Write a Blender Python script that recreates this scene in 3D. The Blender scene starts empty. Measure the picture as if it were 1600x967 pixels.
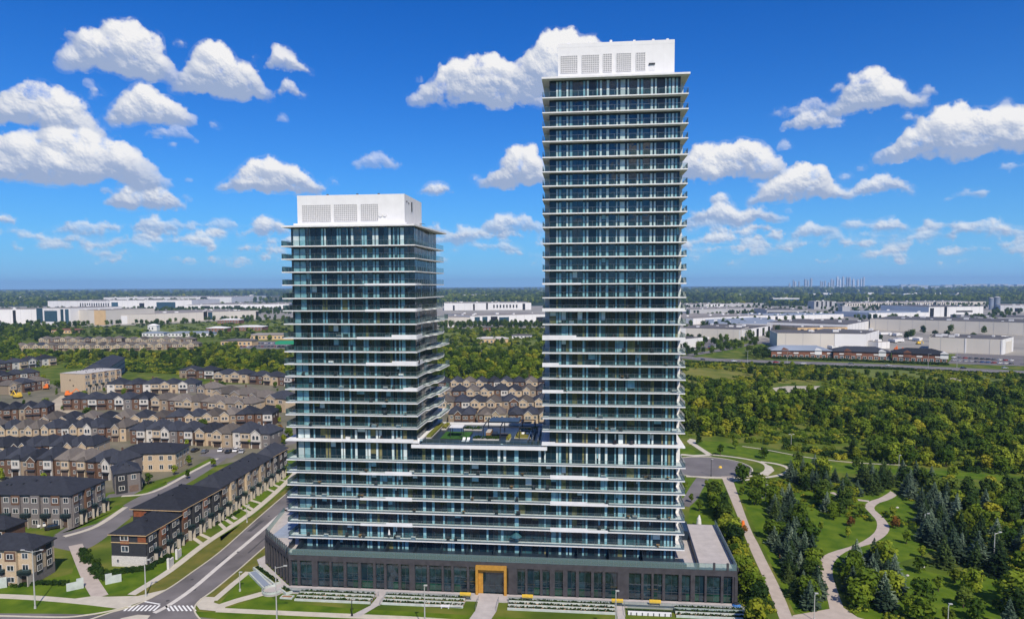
import bpy, math, random
import numpy as np
from mathutils import Vector, Matrix
R = random.Random(7)
C = bpy.context.scene.collection
SC = bpy.context.scene
# ------------------------------------------------------------------ camera
FPX, PPX, PPY = 1067.0, 800.0, 519.0          # focal length and principal point of the 1600x967 photograph
CAMH = 67.5
PITCH = math.atan(71.5 / FPX)
ROLL = -0.0044
_f = Vector((0, math.cos(PITCH), -math.sin(PITCH)))
_r0 = Vector((1, 0, 0)); _u0 = _r0.cross(_f)
_r = _r0 * math.cos(ROLL) + _u0 * math.sin(ROLL)
_u = _u0 * math.cos(ROLL) - _r0 * math.sin(ROLL)
cam = bpy.data.objects.new('camera', bpy.data.cameras.new('camera'))
C.objects.link(cam); SC.camera = cam
m = Matrix((( _r.x, _u.x, -_f.x, 0), (_r.y, _u.y, -_f.y, 0), (_r.z, _u.z, -_f.z, CAMH), (0, 0, 0, 1)))
cam.matrix_world = m
cam.data.sensor_width = 36; cam.data.lens = FPX / 1600 * 36
cam.data.shift_y = (PPY - 483.5) / 1600
cam.data.clip_start = 1; cam.data.clip_end = 90000

def ray(x, y):
    return _f + _r * ((x - PPX) / FPX) - _u * ((y - PPY) / FPX)
def at(x, y, z=0.0):
    """place on the ground (or level z) that is seen at a spot of the photograph"""
    d = ray(x, y); t = (z - CAMH) / d.z
    return Vector((d.x * t, d.y * t, z))
def proj(p):
    d = Vector(p) - Vector((0, 0, CAMH)); z = d.dot(_f)
    if z < 1: return (-9999, -9999)
    return PPX + FPX * d.dot(_r) / z, PPY - FPX * d.dot(_u) / z
# ------------------------------------------------------------------ sun, exposure
SUN_EL = math.radians(46)
SUN_AZ = math.radians(161)                    # clockwise from +Y: from the right, a little behind the camera
sdir = Vector((math.sin(SUN_AZ) * math.cos(SUN_EL), math.cos(SUN_AZ) * math.cos(SUN_EL), math.sin(SUN_EL)))
sun = bpy.data.objects.new('sun', bpy.data.lights.new('sun', 'SUN'))
sun.data.energy = 5.0; sun.data.angle = math.radians(0.5); sun.data.color = (1.0, 0.90, 0.76)
sun.rotation_euler = sdir.to_track_quat('Z', 'Y').to_euler(); C.objects.link(sun)
SC.view_settings.view_transform = 'Standard'; SC.view_settings.look = 'None'
SC.view_settings.exposure = 0.0; SC.view_settings.gamma = 1.0
HAZE = 7.0e-5
SC.cycles.max_bounces = 8; SC.cycles.transparent_max_bounces = 24
SC.cycles.volume_bounces = 1; SC.cycles.use_denoising = True

# ------------------------------------------------------------------ sky: a band of cumulus computed on a direction map
def make_cloud_image():
    W, H = 3072, 1024                         # azimuth -45..45 deg, elevation 0..30 deg
    AZ, EL = math.radians(90), math.radians(30)
    rng = np.random.default_rng(11)
    def noise(w, h, cell, seed):
        g = np.random.default_rng(seed)
        gw, gh = int(w / cell) + 3, int(h / cell) + 3
        a = g.random((gh, gw)).astype(np.float32)
        x = np.arange(w, dtype=np.float32) / cell; y = np.arange(h, dtype=np.float32) / cell
        xi = x.astype(int); yi = y.astype(int); fx = x - xi; fy = y - yi
        fx = fx * fx * (3 - 2 * fx); fy = fy * fy * (3 - 2 * fy)
        t = a[yi][:, xi] * (1 - fx) + a[yi][:, xi + 1] * fx
        b = a[yi + 1][:, xi] * (1 - fx) + a[yi + 1][:, xi + 1] * fx
        return t * (1 - fy[:, None]) + b * fy[:, None] - .5
    def fbm(w, h, cell, seed, n=5, g=.55):
        o = 0; amp = 1
        for i in range(n):
            o = o + amp * noise(w, h, max(cell / 2 ** i, 1.5), seed + i); amp *= g
        return o
    # x0, x1, top, base, strength (in pixels of the photograph)
    CL = [(92, 280, 27, 117, 1), (265, 422, 64, 150, 1), (412, 487, 76, 114, .9), (428, 477, 127, 151, .8),
          (-70, 160, 124, 202, 1), (158, 308, 130, 196, 1), (-90, 266, 194, 288, 1), (152, 293, 284, 328, .95),
          (340, 506, 244, 299, 1), (640, 850, 84, 166, 1), (770, 1000, 43, 150, 1), (748, 870, 226, 294, 1), (648, 708, 282, 301, .85),
          (1040, 1242, 217, 283, 1), (1166, 1345, 256, 314, 1), (1330, 1425, 274, 301, .85), (1060, 1222, 318, 350, .9), (1106, 1146, 304, 320, .8),
          (1290, 1447, 105, 174, 1), (1230, 1300, 154, 176, .55), (1220, 1324, 171, 198, .8), (1362, 1700, 158, 245, 1),
          (1490, 1556, 296, 308, .5), (548, 626, 241, 262, .45), (226, 310, 197, 218, .45), (1545, 1610, 255, 270, .4),
          (380, 452, 338, 364, .85), (200, 276, 338, 362, .8), (76, 172, 345, 364, .6), (-20, 28, 332, 348, .8),
          (1236, 1302, 346, 368, .7), (1350, 1420, 337, 357, .75), (1468, 1600, 343, 366, .75), (745, 850, 332, 363, .7), (690, 770, 350, 376, .55),
          (435, 452, 180, 192, .3)]
    for i in range(270):                      # the shallow far rows near the horizon
        x = rng.uniform(-150, 1750); y = 352 + 62 * rng.random() ** .8; w = rng.uniform(24, 120) * (1.15 - (y - 352) / 90)
        CL.append((x, x + w, y - rng.uniform(6, 13) * (1.1 - (y - 352) / 100), y, rng.uniform(.40, .85)))
    for (x0, x1, yt, yb, k) in list(CL[:28]):      # torn scraps beside the big clouds
        for _ in range(int((x1 - x0) / 32)):
            s_ = rng.uniform(9, 30); x = rng.uniform(x0 - 22, x1 + 14) if rng.random() < .5 else rng.choice([x0, x1]) + rng.uniform(-25, 18); y = rng.uniform(yt + 6, yb + 8); CL.append((x, x + s_, y - s_ * .4, y, rng.uniform(.25, .6)))
    hgt = np.full((H, W), -50, np.float32); vert = np.zeros((H, W), np.float32); den = np.zeros((H, W), np.float32)
    S = W / AZ
    def to_map(x, y):
        d = ray(x, y); az = math.atan2(d.x, d.y); el = math.atan2(d.z, math.hypot(d.x, d.y))
        return (az + AZ / 2) * S, el / EL * H
    for (x0, x1, yt, yb, k) in CL:
        cx, cy = (x0 + x1) / 2, (yt + yb) / 2
        w, h = x1 - x0, yb - yt
        ux0, vb = to_map(x0, yb); ux1, vt = to_map(x1, yt)
        ub, v0 = to_map(cx, yb); _, v1 = to_map(cx, yt)
        mw = abs(ux1 - ux0); mh = abs(v1 - v0)
        hump = [(rng.uniform(.2, .8), rng.uniform(.16, .32), rng.uniform(.62, 1)) for _ in range(max(2, int(w / 45) + 1))] + [(rng.uniform(.35, .65), .3, 1)]
        n = int(90 + w * 1.5)
        for j in range(n):
            t = rng.random() if j % 2 else .5 + (rng.random() - .5 + rng.random() - .5) * .45
            env = 0
            for (hc, hw, ha) in hump: env = max(env, ha * math.exp(-((t - hc) / hw) ** 2 * .8))
            env = max(env, .5) * (1 - abs(2 * t - 1) ** 2.4) ** .6
            env = min(env * 1.05, 1)
            r = mh * rng.uniform(.07, .21) * (.6 + .6 * env)
            q = rng.random() ** .8
            lo = r * .7
            z = v0 + lo + max(env * mh - r - lo, 0) * q
            px = min(ux0, ux1) + .7 * r + t * (mw - 1.4 * r)
            r *= .75 + .35 * rng.random()
            i0, i1 = int(max(px - r - 2, 0)), int(min(px + r + 2, W)); j0, j1 = int(max(z - r - 2, 0)), int(min(z + r + 2, H))
            if i1 <= i0 or j1 <= j0: continue
            X, Y = np.meshgrid(np.arange(i0, i1) - px, np.arange(j0, j1) - z)
            Y = np.where(Y < 0, Y * 1.25, Y)
            d2 = r * r - X * X - Y * Y
            s = np.where(d2 > 0, np.sqrt(np.maximum(d2, 0)), -2 - np.sqrt(np.maximum(-d2, 0)))
            s = s + rng.uniform(-.25, .5) * r
            s = np.where(d2 > 0, s, -50)
            sub = hgt[j0:j1, i0:i1]; up = s > sub
            hgt[j0:j1, i0:i1] = np.where(up, s, sub)
            vv = np.clip((np.arange(j0, j1)[:, None] - v0) / max(mh, 1) + 0 * X, 0, 1.2)
            vert[j0:j1, i0:i1] = np.where(up, vv, vert[j0:j1, i0:i1])
            den[j0:j1, i0:i1] = np.maximum(den[j0:j1, i0:i1], np.where(d2 > 0, k * (1 - .55 * abs(2 * t - 1) ** 5), 0))
    def blur(a, n, it=2):
        for _ in range(it):
            for ax in (0, 1):
                c = np.cumsum(np.pad(a, [(n + 1, n) if q == ax else (0, 0) for q in (0, 1)], mode='edge'), axis=ax)
                a = (c[2 * n + 1:] - c[:-(2 * n + 1)]) / (2 * n + 1) if ax == 0 else (c[:, 2 * n + 1:] - c[:, :-(2 * n + 1)]) / (2 * n + 1)
        return a
    n1 = fbm(W, H, 26, 3, 5, .62); n2 = fbm(W, H, 60, 30, 5, .6); n3 = fbm(W, H, 60, 60, 5, .6)
    yy, xx = np.meshgrid(np.arange(H), np.arange(W), indexing='ij')
    wx = np.clip(xx + n2 * 15, 0, W - 1).astype(int); wy = np.clip(yy + n3 * 13, 0, H - 1).astype(int)
    hgt = hgt[wy, wx]; vert = vert[wy, wx]; den = den[wy, wx]
    inside = np.clip((hgt + 14) / 14, 0, 1)
    soft = blur(inside, 5, 2)
    edge = soft * 1.30 + n1 * (.60 + .75 * (1 - soft)) + n2 * .45 - .24
    dens = blur(den, 4, 2) / np.maximum(blur((den > 0).astype(np.float32), 4, 2), .05)
    alpha = np.clip(edge / 1.0, 0, 1); alpha = alpha * alpha * (3 - 2 * alpha) * np.clip(dens, 0, 1)
    halo = blur(inside, 12, 2) * np.clip(n3 + n1 * .6 + .15, 0, .55) * np.clip(dens * 1.2, 0, 1); alpha = np.clip(alpha + halo * (1 - alpha), 0, 1)
    hh = blur(np.maximum(hgt, -3), 2, 2) + blur(n1, 1, 1) * 11
    gy, gx = np.gradient(hh)
    hb = blur(np.maximum(hgt, -3), 9, 2); gy2, gx2 = np.gradient(hb)
    gx = gx * .55 + gx2 * 1.1; gy = gy * .55 + gy2 * 1.1
    nz = 1 / np.sqrt(1 + gx * gx + gy * gy)
    lx, ly, lz = .45, .78, .35
    lam = np.clip((-gx * lx - gy * ly + lz) * nz, -.3, 1)
    vb = blur(vert, 6, 2)
    thick = blur(inside, 16, 2)
    sh = .43 + .60 * lam + .75 * np.clip(vb - .45, -.35, .4) - .36 * thick * np.clip(.75 - vb, 0, 1) + .26 * n2 + .16 * blur(n3, 3, 1)
    sh = sh + (1 - np.clip(alpha, 0, 1)) * .25
    sh = np.clip(sh, 0, 1)
    hi = np.array([1.0, .985, .97]); lo = np.array([.36, .45, .65])
    rgb = lo + (hi - lo) * (sh[..., None] ** 1.15)
    px = np.empty((H, W, 4), np.float32); px[..., :3] = rgb; px[..., 3] = alpha
    im = bpy.data.images.new('cumulus_map', W, H, alpha=True, float_buffer=False)
    im.colorspace_settings.name = 'Non-Color'; im.alpha_mode = 'CHANNEL_PACKED'
    im.pixels.foreach_set(px.ravel()); im.update(); im.pack()
    return im

w = bpy.data.worlds.new('World'); SC.world = w; w.use_nodes = True
nt = w.node_tree; nt.nodes.clear(); N = nt.nodes.new; Lk = nt.links.new
out = N('ShaderNodeOutputWorld'); sky = N('ShaderNodeTexSky'); sky.sky_type = 'NISHITA'; sky.sun_disc = False
sky.sun_elevation = SUN_EL; sky.sun_rotation = SUN_AZ; sky.altitude = 200; sky.air_density = 1.0; sky.dust_density = .2; sky.ozone_density = 3.0
SKYG = N('ShaderNodeGamma'); SKYG.inputs[1].default_value = 1.0
SKYH = N('ShaderNodeHueSaturation'); SKYH.inputs['Saturation'].default_value = 1.3; SKYH.inputs['Hue'].default_value = .5
bg1 = N('ShaderNodeBackground'); bg1.inputs[1].default_value = 0.095
Lk(sky.outputs[0], SKYH.inputs['Color'])
bg2 = N('ShaderNodeBackground'); bg2.inputs[1].default_value = 0.95
tc = N('ShaderNodeTexCoord'); sx = N('ShaderNodeSeparateXYZ'); Lk(tc.outputs['Generated'], sx.inputs[0])
def M_(op, a, b=None, c=None):
    n = N('ShaderNodeMath'); n.operation = op
    for i, v in enumerate((a, b, c)):
        if v is None: continue
        if isinstance(v, (int, float)): n.inputs[i].default_value = v
        else: Lk(v, n.inputs[i])
    return n.outputs[0]
az = M_('ARCTAN2', sx.outputs[0], sx.outputs[1]); el = M_('ARCSINE', sx.outputs[2])
tint = N('ShaderNodeMix'); tint.data_type = 'RGBA'; tint.blend_type = 'MULTIPLY'; tint.inputs[0].default_value = 1
Lk(SKYH.outputs[0], tint.inputs[6]); tint.inputs[7].default_value = (.035, .66, 1.30, 1)
low = N('ShaderNodeMix'); low.data_type = 'RGBA'; Lk(M_('MULTIPLY', M_('POWER', 2.718, M_('MULTIPLY', M_('MAXIMUM', el, 0.0), -9.5)), .95), low.inputs[0])
Lk(tint.outputs[2], low.inputs[6]); low.inputs[7].default_value = (3.2, 6.1, 9.8, 1); Lk(low.outputs[2], bg1.inputs[0])
cu = M_('ADD', M_('DIVIDE', az, math.radians(90)), .5); cv = M_('DIVIDE', el, math.radians(30))
cb = N('ShaderNodeCombineXYZ'); Lk(cu, cb.inputs[0]); Lk(cv, cb.inputs[1])
it = N('ShaderNodeTexImage'); it.image = make_cloud_image(); it.extension = 'MIRROR'; Lk(cb.outputs[0], it.inputs[0])
mk = M_('MULTIPLY', it.outputs['Alpha'], M_('GREATER_THAN', el, 0.0))
mk = M_('MULTIPLY', mk, .97)
mx = N('ShaderNodeMixShader'); Lk(mk, mx.inputs[0]); Lk(bg1.outputs[0], mx.inputs[1]); Lk(bg2.outputs[0], mx.inputs[2])
Lk(it.outputs['Color'], bg2.inputs[0]); Lk(mx.outputs[0], out.inputs[0])
w.cycles.sampling_method = 'MANUAL'; w.cycles.sample_map_resolution = 1024
# ------------------------------------------------------------------ helpers
class MB:
    """collects faces with a material index; build() links them as one mesh object"""
    def __init__(s): s.v = []; s.f = []; s.m = []
    def face(s, pts, mi=0):
        b = len(s.v); s.v += [tuple(p) for p in pts]; s.f.append(tuple(range(b, b + len(pts)))); s.m.append(mi)
    def box(s, x0, x1, y0, y1, z0, z1, mi=0, M=None):
        p = [(x0, y0, z0), (x1, y0, z0), (x1, y1, z0), (x0, y1, z0), (x0, y0, z1), (x1, y0, z1), (x1, y1, z1), (x0, y1, z1)]
        if M: p = [tuple(M @ Vector(q)) for q in p]
        b = len(s.v); s.v += p
        for q in ((0, 3, 2, 1), (4, 5, 6, 7), (0, 1, 5, 4), (1, 2, 6, 5), (2, 3, 7, 6), (3, 0, 4, 7)):
            s.f.append(tuple(b + i for i in q)); s.m.append(mi)
    def prism(s, poly, z0, z1, mi=0, mtop=None):
        n = len(poly); a = sum(poly[i][0] * poly[(i + 1) % n][1] - poly[(i + 1) % n][0] * poly[i][1] for i in range(n))
        if a < 0: poly = poly[::-1]
        b = len(s.v); s.v += [(p[0], p[1], z0) for p in poly] + [(p[0], p[1], z1) for p in poly]
        s.f.append(tuple(b + n - 1 - i for i in range(n))); s.m.append(mi)
        s.f.append(tuple(b + n + i for i in range(n))); s.m.append(mi if mtop is None else mtop)
        for i in range(n):
            j = (i + 1) % n; s.f.append((b + i, b + j, b + n + j, b + n + i)); s.m.append(mi)
    def tube(s, p0, p1, r0, r1=None, n=6, mi=0, cap=True):
        p0, p1 = Vector(p0), Vector(p1); r1 = r0 if r1 is None else r1
        d = (p1 - p0).normalized(); a = d.orthogonal().normalized(); c = d.cross(a); b = len(s.v)
        for p, r in ((p0, r0), (p1, r1)):
            for i in range(n):
                t = 2 * math.pi * i / n; s.v.append(tuple(p + (a * math.cos(t) + c * math.sin(t)) * r))
        for i in range(n):
            j = (i + 1) % n; s.f.append((b + i, b + j, b + n + j, b + n + i)); s.m.append(mi)
        if cap:
            s.f.append(tuple(b + n - 1 - i for i in range(n))); s.m.append(mi); s.f.append(tuple(b + n + i for i in range(n))); s.m.append(mi)
    def beam(s, p0, p1, w, h, mi=0):
        """bar with rectangular section from p0 to p1 (p at its foot)"""
        p0, p1 = Vector(p0), Vector(p1); d = (p1 - p0); L = d.length
        ang = math.atan2(d.y, d.x); el = math.asin(max(-1, min(1, d.z / L)))
        M = Matrix.Translation(p0) @ Matrix.Rotation(ang, 4, 'Z') @ Matrix.Rotation(-el, 4, 'Y')
        s.box(0, L, -w / 2, w / 2, 0, h, mi, M)
    def hip(s, x0, x1, y0, y1, z, h, over=.5, mi=0, th=.22, ridge=None):
        """hipped roof over a rectangle, with eaves"""
        x0 -= over; x1 += over; y0 -= over; y1 += over
        w, d = x1 - x0, y1 - y0
        if w >= d: i = d / 2 if ridge is None else ridge; A = (x0 + i, (y0 + y1) / 2, z + h); B = (x1 - i, (y0 + y1) / 2, z + h)
        else: i = w / 2 if ridge is None else ridge; A = ((x0 + x1) / 2, y0 + i, z + h); B = ((x0 + x1) / 2, y1 - i, z + h)
        e = [(x0, y0, z), (x1, y0, z), (x1, y1, z), (x0, y1, z)]; g = [(p[0], p[1], z - th) for p in e]
        if w >= d:
            s.face([e[0], e[1], B, A], mi); s.face([e[1], e[2], B], mi); s.face([e[2], e[3], A, B], mi); s.face([e[3], e[0], A], mi)
        else:
            s.face([e[0], e[1], A], mi); s.face([e[1], e[2], B, A], mi); s.face([e[2], e[3], B], mi); s.face([e[3], e[0], A, B], mi)
        for i in range(4): j = (i + 1) % 4; s.face([g[i], g[j], e[j], e[i]], mi)
        s.face([g[3], g[2], g[1], g[0]], mi)
    def mesh(s, name, mats):
        me = bpy.data.meshes.new(name); me.from_pydata(s.v, [], s.f)
        for m in mats: me.materials.append(m)
        if len(mats) > 1: me.polygons.foreach_set('material_index', s.m)
        me.update(); return me
    def build(s, name, mats, parent=None, loc=None, rz=0, **kw):
        if not isinstance(mats, (list, tuple)): mats = [mats]
        return link(name, s.mesh(name, mats), parent, loc, rz, **kw)
def link(name, me, parent=None, loc=None, rz=0, scale=None, label=None, cat=None, group=None, kind=None):
    o = bpy.data.objects.new(name, me); C.objects.link(o)
    if parent: o.parent = parent
    if loc is not None: o.location = loc
    if rz: o.rotation_euler = (0, 0, rz)
    if scale: o.scale = scale
    if label: o['label'] = label
    if cat: o['category'] = cat
    if group: o['group'] = group
    if kind: o['kind'] = kind
    return o
def thing(name, label, cat, loc=(0, 0, 0), rz=0, group=None):
    return link(name, None, None, loc, rz, None, label, cat, group)
def copy_tree(o, parent=None):
    c = o.copy(); C.objects.link(c); c.parent = parent
    for ch in KIDS.get(o.name, ()): copy_tree(ch, c)
    return c
KIDS = {}
def remember(root):
    """notes a finished thing's tree so that copies need no search"""
    def rec(o):
        KIDS[o.name] = [c for c in ALLK.get(o.name, [])]
        for c in KIDS[o.name]: rec(c)
    ALLK = {}
    for o in C.objects:
        if o.parent: ALLK.setdefault(o.parent.name, []).append(o)
    rec(root)
ORD = ['leftmost', 'second from the left', 'third from the left', 'fourth from the left', 'fifth from the left', 'sixth from the left',
       'seventh from the left', 'eighth from the left', 'ninth from the left', 'tenth from the left', 'eleventh from the left', 'twelfth from the left',
       'thirteenth from the left', 'fourteenth from the left', 'fifteenth from the left', 'sixteenth from the left', 'seventeenth from the left', 'eighteenth from the left',
       'nineteenth from the left', 'twentieth from the left', 'twenty-first from the left', 'twenty-second from the left', 'twenty-third from the left', 'twenty-fourth from the left',
       'twenty-fifth from the left', 'twenty-sixth from the left', 'twenty-seventh from the left', 'twenty-eighth from the left', 'twenty-ninth from the left', 'thirtieth from the left']

# ------------------------------------------------------------------ materials
def nodes(name):
    m = bpy.data.materials.new(name); m.use_nodes = True; t = m.node_tree
    return m, t, t.nodes['Principled BSDF'], t.nodes.new, t.links.new
def setp(b, **k):
    for a, v in k.items():
        n = {'rough': 'Roughness', 'metal': 'Metallic', 'spec': 'Specular IOR Level', 'trans': 'Transmission Weight', 'alpha': 'Alpha', 'coat': 'Coat Weight', 'ior': 'IOR'}[a]
        b.inputs[n].default_value = v
def mat(name, col, rough=.75, var=.18, scale=1.5, spec=.3, metal=0, col2=None, bump=0, coord='Object', rnd=0, detail=5):
    """plain surface whose colour wanders with noise; rnd varies it per object"""
    m, t, b, N, L = nodes(name); setp(b, rough=rough, spec=spec, metal=metal)
    tc = N('ShaderNodeTexCoord'); nz = N('ShaderNodeTexNoise'); nz.inputs['Scale'].default_value = scale; nz.inputs['Detail'].default_value = detail
    if coord == 'World':
        g = N('ShaderNodeNewGeometry'); L(g.outputs['Position'], nz.inputs['Vector'])
    else: L(tc.outputs['Object'], nz.inputs['Vector'])
    rp = N('ShaderNodeValToRGB'); L(nz.outputs[0], rp.inputs[0])
    rp.color_ramp.elements[0].position = .3; rp.color_ramp.elements[1].position = .72
    c2 = col2 or tuple(c * (1 + var) for c in col); c1 = col if col2 else tuple(c * (1 - var) for c in col)
    rp.color_ramp.elements[0].color = (*c1, 1); rp.color_ramp.elements[1].color = (*c2, 1)
    last = rp.outputs[0]
    if rnd:
        oi = N('ShaderNodeObjectInfo'); h = N('ShaderNodeHueSaturation'); mr = N('ShaderNodeMapRange')
        mr.inputs[3].default_value = 1 - rnd; mr.inputs[4].default_value = 1 + rnd
        L(oi.outputs['Random'], mr.inputs[0]); L(mr.outputs[0], h.inputs['Value']); L(last, h.inputs['Color']); last = h.outputs[0]
    L(last, b.inputs['Base Color'])
    if bump:
        bp = N('ShaderNodeBump'); bp.inputs['Strength'].default_value = bump; bp.inputs['Distance'].default_value = .05; L(nz.outputs[0], bp.inputs['Height']); L(bp.outputs[0], b.inputs['Normal'])
    return m
def leafmat(name, c1, c2, c3, scale=.35):
    """foliage: clump noise plus a tint per tree"""
    m, t, b, N, L = nodes(name); setp(b, rough=.7, spec=.15)
    g = N('ShaderNodeNewGeometry'); nz = N('ShaderNodeTexNoise'); nz.inputs['Scale'].default_value = scale; nz.inputs['Detail'].default_value = 3
    L(g.outputs['Position'], nz.inputs['Vector'])
    oi = N('ShaderNodeObjectInfo')
    a = N('ShaderNodeMath'); a.operation = 'MULTIPLY_ADD'; L(oi.outputs['Random'], a.inputs[0]); a.inputs[1].default_value = .75; 
    s = N('ShaderNodeMath'); s.operation = 'MULTIPLY_ADD'; L(nz.outputs[0], s.inputs[0]); s.inputs[1].default_value = 1.0; s.inputs[2].default_value = -.38
    L(s.outputs[0], a.inputs[2])
    rp = N('ShaderNodeValToRGB'); L(a.outputs[0], rp.inputs[0]); e = rp.color_ramp.elements
    e[0].position = .1; e[0].color = (*c1, 1); e[1].position = .95; e[1].color = (*c3, 1); x = e.new(.55); x.color = (*c2, 1)
    L(rp.outputs[0], b.inputs['Base Color'])
    tr = N('ShaderNodeBsdfTranslucent'); L(rp.outputs[0], tr.inputs[0]); mx = N('ShaderNodeMixShader'); mx.inputs[0].default_value = .3
    L(b.outputs[0], mx.inputs[1]); L(tr.outputs[0], mx.inputs[2]); L(mx.outputs[0], t.nodes['Material Output'].inputs[0])
    return m
def glassmat(name, col, col2=None, rough=.04, spec=.9, rnd=.35, ior=1.5):
    m, t, b, N, L = nodes(name); setp(b, rough=rough, spec=spec)
    g = N('ShaderNodeNewGeometry'); nz = N('ShaderNodeTexNoise'); nz.inputs['Scale'].default_value = .9; nz.inputs['Detail'].default_value = 3
    L(g.outputs['Position'], nz.inputs['Vector']); rp = N('ShaderNodeValToRGB'); L(nz.outputs[0], rp.inputs[0])
    rp.color_ramp.elements[0].position = .38; rp.color_ramp.elements[1].position = .62
    rp.color_ramp.elements[0].color = (*col, 1); rp.color_ramp.elements[1].color = (*(col2 or col), 1)
    oi = N('ShaderNodeObjectInfo'); h = N('ShaderNodeHueSaturation'); mr = N('ShaderNodeMapRange'); mr.inputs[3].default_value = 1 - rnd; mr.inputs[4].default_value = 1 + rnd
    L(oi.outputs['Random'], mr.inputs[0]); L(mr.outputs[0], h.inputs['Value']); L(rp.outputs[0], h.inputs['Color']); L(h.outputs[0], b.inputs['Base Color'])
    bp = N('ShaderNodeBump'); bp.inputs['Strength'].default_value = .06; bp.inputs['Distance'].default_value = .3; n2 = N('ShaderNodeTexNoise'); n2.inputs['Scale'].default_value = .5
    L(g.outputs['Position'], n2.inputs['Vector']); L(n2.outputs[0], bp.inputs['Height']); L(bp.outputs[0], b.inputs['Normal'])
    return m
def clearglass(name, tint=(.72, .84, .85), body=(.12, .20, .20), f=.05):
    """thin guard glass: mostly clear, a little body colour, mirror-like at grazing angles"""
    m, t, b, N, L = nodes(name); setp(b, rough=.05, spec=.6); b.inputs['Base Color'].default_value = (*body, 1)
    tr = N('ShaderNodeBsdfTransparent'); tr.inputs[0].default_value = (*tint, 1)
    fr = N('ShaderNodeFresnel'); fr.inputs[0].default_value = 1.45
    a = N('ShaderNodeMath'); a.operation = 'MULTIPLY_ADD'; L(fr.outputs[0], a.inputs[0]); a.inputs[1].default_value = .8; a.inputs[2].default_value = f; a.use_clamp = True
    mx = N('ShaderNodeMixShader'); L(a.outputs[0], mx.inputs[0]); L(tr.outputs[0], mx.inputs[1]); L(b.outputs[0], mx.inputs[2]); L(mx.outputs[0], t.nodes['Material Output'].inputs[0])
    return m
def brickmat(name, c1, c2, mortar, sc=3.0):
    m, t, b, N, L = nodes(name); setp(b, rough=.85, spec=.2)
    tc = N('ShaderNodeTexCoord'); mp = N('ShaderNodeMapping'); mp.inputs['Rotation'].default_value = (math.pi / 2, 0, 0)
    L(tc.outputs['Object'], mp.inputs[0]); br = N('ShaderNodeTexBrick'); br.inputs['Scale'].default_value = sc
    sp = N('ShaderNodeSeparateXYZ'); L(tc.outputs['Object'], sp.inputs[0]); ad = N('ShaderNodeMath'); ad.operation = 'ADD'; L(sp.outputs[0], ad.inputs[0]); L(sp.outputs[1], ad.inputs[1])
    cb = N('ShaderNodeCombineXYZ'); L(ad.outputs[0], cb.inputs[0]); L(sp.outputs[2], cb.inputs[1]); L(cb.outputs[0], br.inputs['Vector'])
    br.inputs['Color1'].default_value = (*c1, 1); br.inputs['Color2'].default_value = (*c2, 1); br.inputs['Mortar'].default_value = (*mortar, 1)
    L(br.outputs[0], b.inputs['Base Color']); return m
def shingle(name, c):
    m, t, b, N, L = nodes(name); setp(b, rough=.9, spec=.15)
    tc = N('ShaderNodeTexCoord'); nz = N('ShaderNodeTexNoise'); nz.inputs['Scale'].default_value = .8; nz.inputs['Detail'].default_value = 8; nz.inputs['Roughness'].default_value = .7
    L(tc.outputs['Object'], nz.inputs['Vector'])
    sp = N('ShaderNodeSeparateXYZ'); L(tc.outputs['Object'], sp.inputs[0]); wv = N('ShaderNodeMath'); wv.operation = 'MULTIPLY'; wv.inputs[1].default_value = 5.5; L(sp.outputs[2], wv.inputs[0])
    fr = N('ShaderNodeMath'); fr.operation = 'FRACT'; L(wv.outputs[0], fr.inputs[0])
    ad = N('ShaderNodeMath'); ad.operation = 'MULTIPLY_ADD'; L(fr.outputs[0], ad.inputs[0]); ad.inputs[1].default_value = .25; L(nz.outputs[0], ad.inputs[2])
    rp = N('ShaderNodeValToRGB'); L(ad.outputs[0], rp.inputs[0]); rp.color_ramp.elements[0].position = .35; rp.color_ramp.elements[1].position = .85
    rp.color_ramp.elements[0].color = (*[x * .72 for x in c], 1); rp.color_ramp.elements[1].color = (*[x * 1.35 for x in c], 1)
    oi = N('ShaderNodeObjectInfo'); h = N('ShaderNodeHueSaturation'); mr = N('ShaderNodeMapRange'); mr.inputs[3].default_value = .7; mr.inputs[4].default_value = 1.6
    L(oi.outputs['Random'], mr.inputs[0]); L(mr.outputs[0], h.inputs['Value']); L(rp.outputs[0], h.inputs['Color'])
    L(h.outputs[0], b.inputs['Base Color']); return m
X = {}
X['white'] = mat('white_panel', (.70, .70, .70), .6, .04, .6)
X['slab'] = mat('slab_concrete', (.72, .72, .72), .7, .08, .7)
X['fascia'] = mat('fascia_concrete', (.70, .70, .71), .7, .08, .5)
X['core'] = mat('facade_dark_metal', (.018, .030, .045), .35, .3, .8, .5)
X['gdark'] = glassmat('dark_vision_glass', (.006, .016, .024), (.016, .038, .052))
X['gnavy'] = glassmat('navy_spandrel_glass', (.006, .020, .034), (.010, .030, .048), rough=.12, spec=.5, rnd=.2)
X['gteal'] = glassmat('teal_glass', (.02, .07, .085), (.04, .11, .13))
X['glight'] = glassmat('curtained_glass', (.15, .32, .37), (.27, .46, .50), rough=.1, spec=.6, rnd=.3)
X['gpale'] = glassmat('blind_glass', (.48, .58, .58), (.6, .66, .64), rough=.1, spec=.6, rnd=.2)
X['gwarm'] = glassmat('warm_interior_glass', (.10, .11, .05), (.20, .18, .09), rough=.1, spec=.6, rnd=.3)
X['gpod'] = glassmat('podium_green_reflection_glass', (.004, .028, .018), (.012, .055, .040))  # green of reflected lawn put into the pane colour
X['mull'] = mat('mullion_metal', (.05, .06, .07), .4, .1, 2, .5)
X['guard'] = clearglass('guard_glass')
X['guard2'] = clearglass('mint_guard_glass', (.70, .84, .82), (.34, .50, .47), .26)
X['rail'] = mat('rail_metal', (.30, .33, .35), .4, .1, 2, .5, .6)
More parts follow.
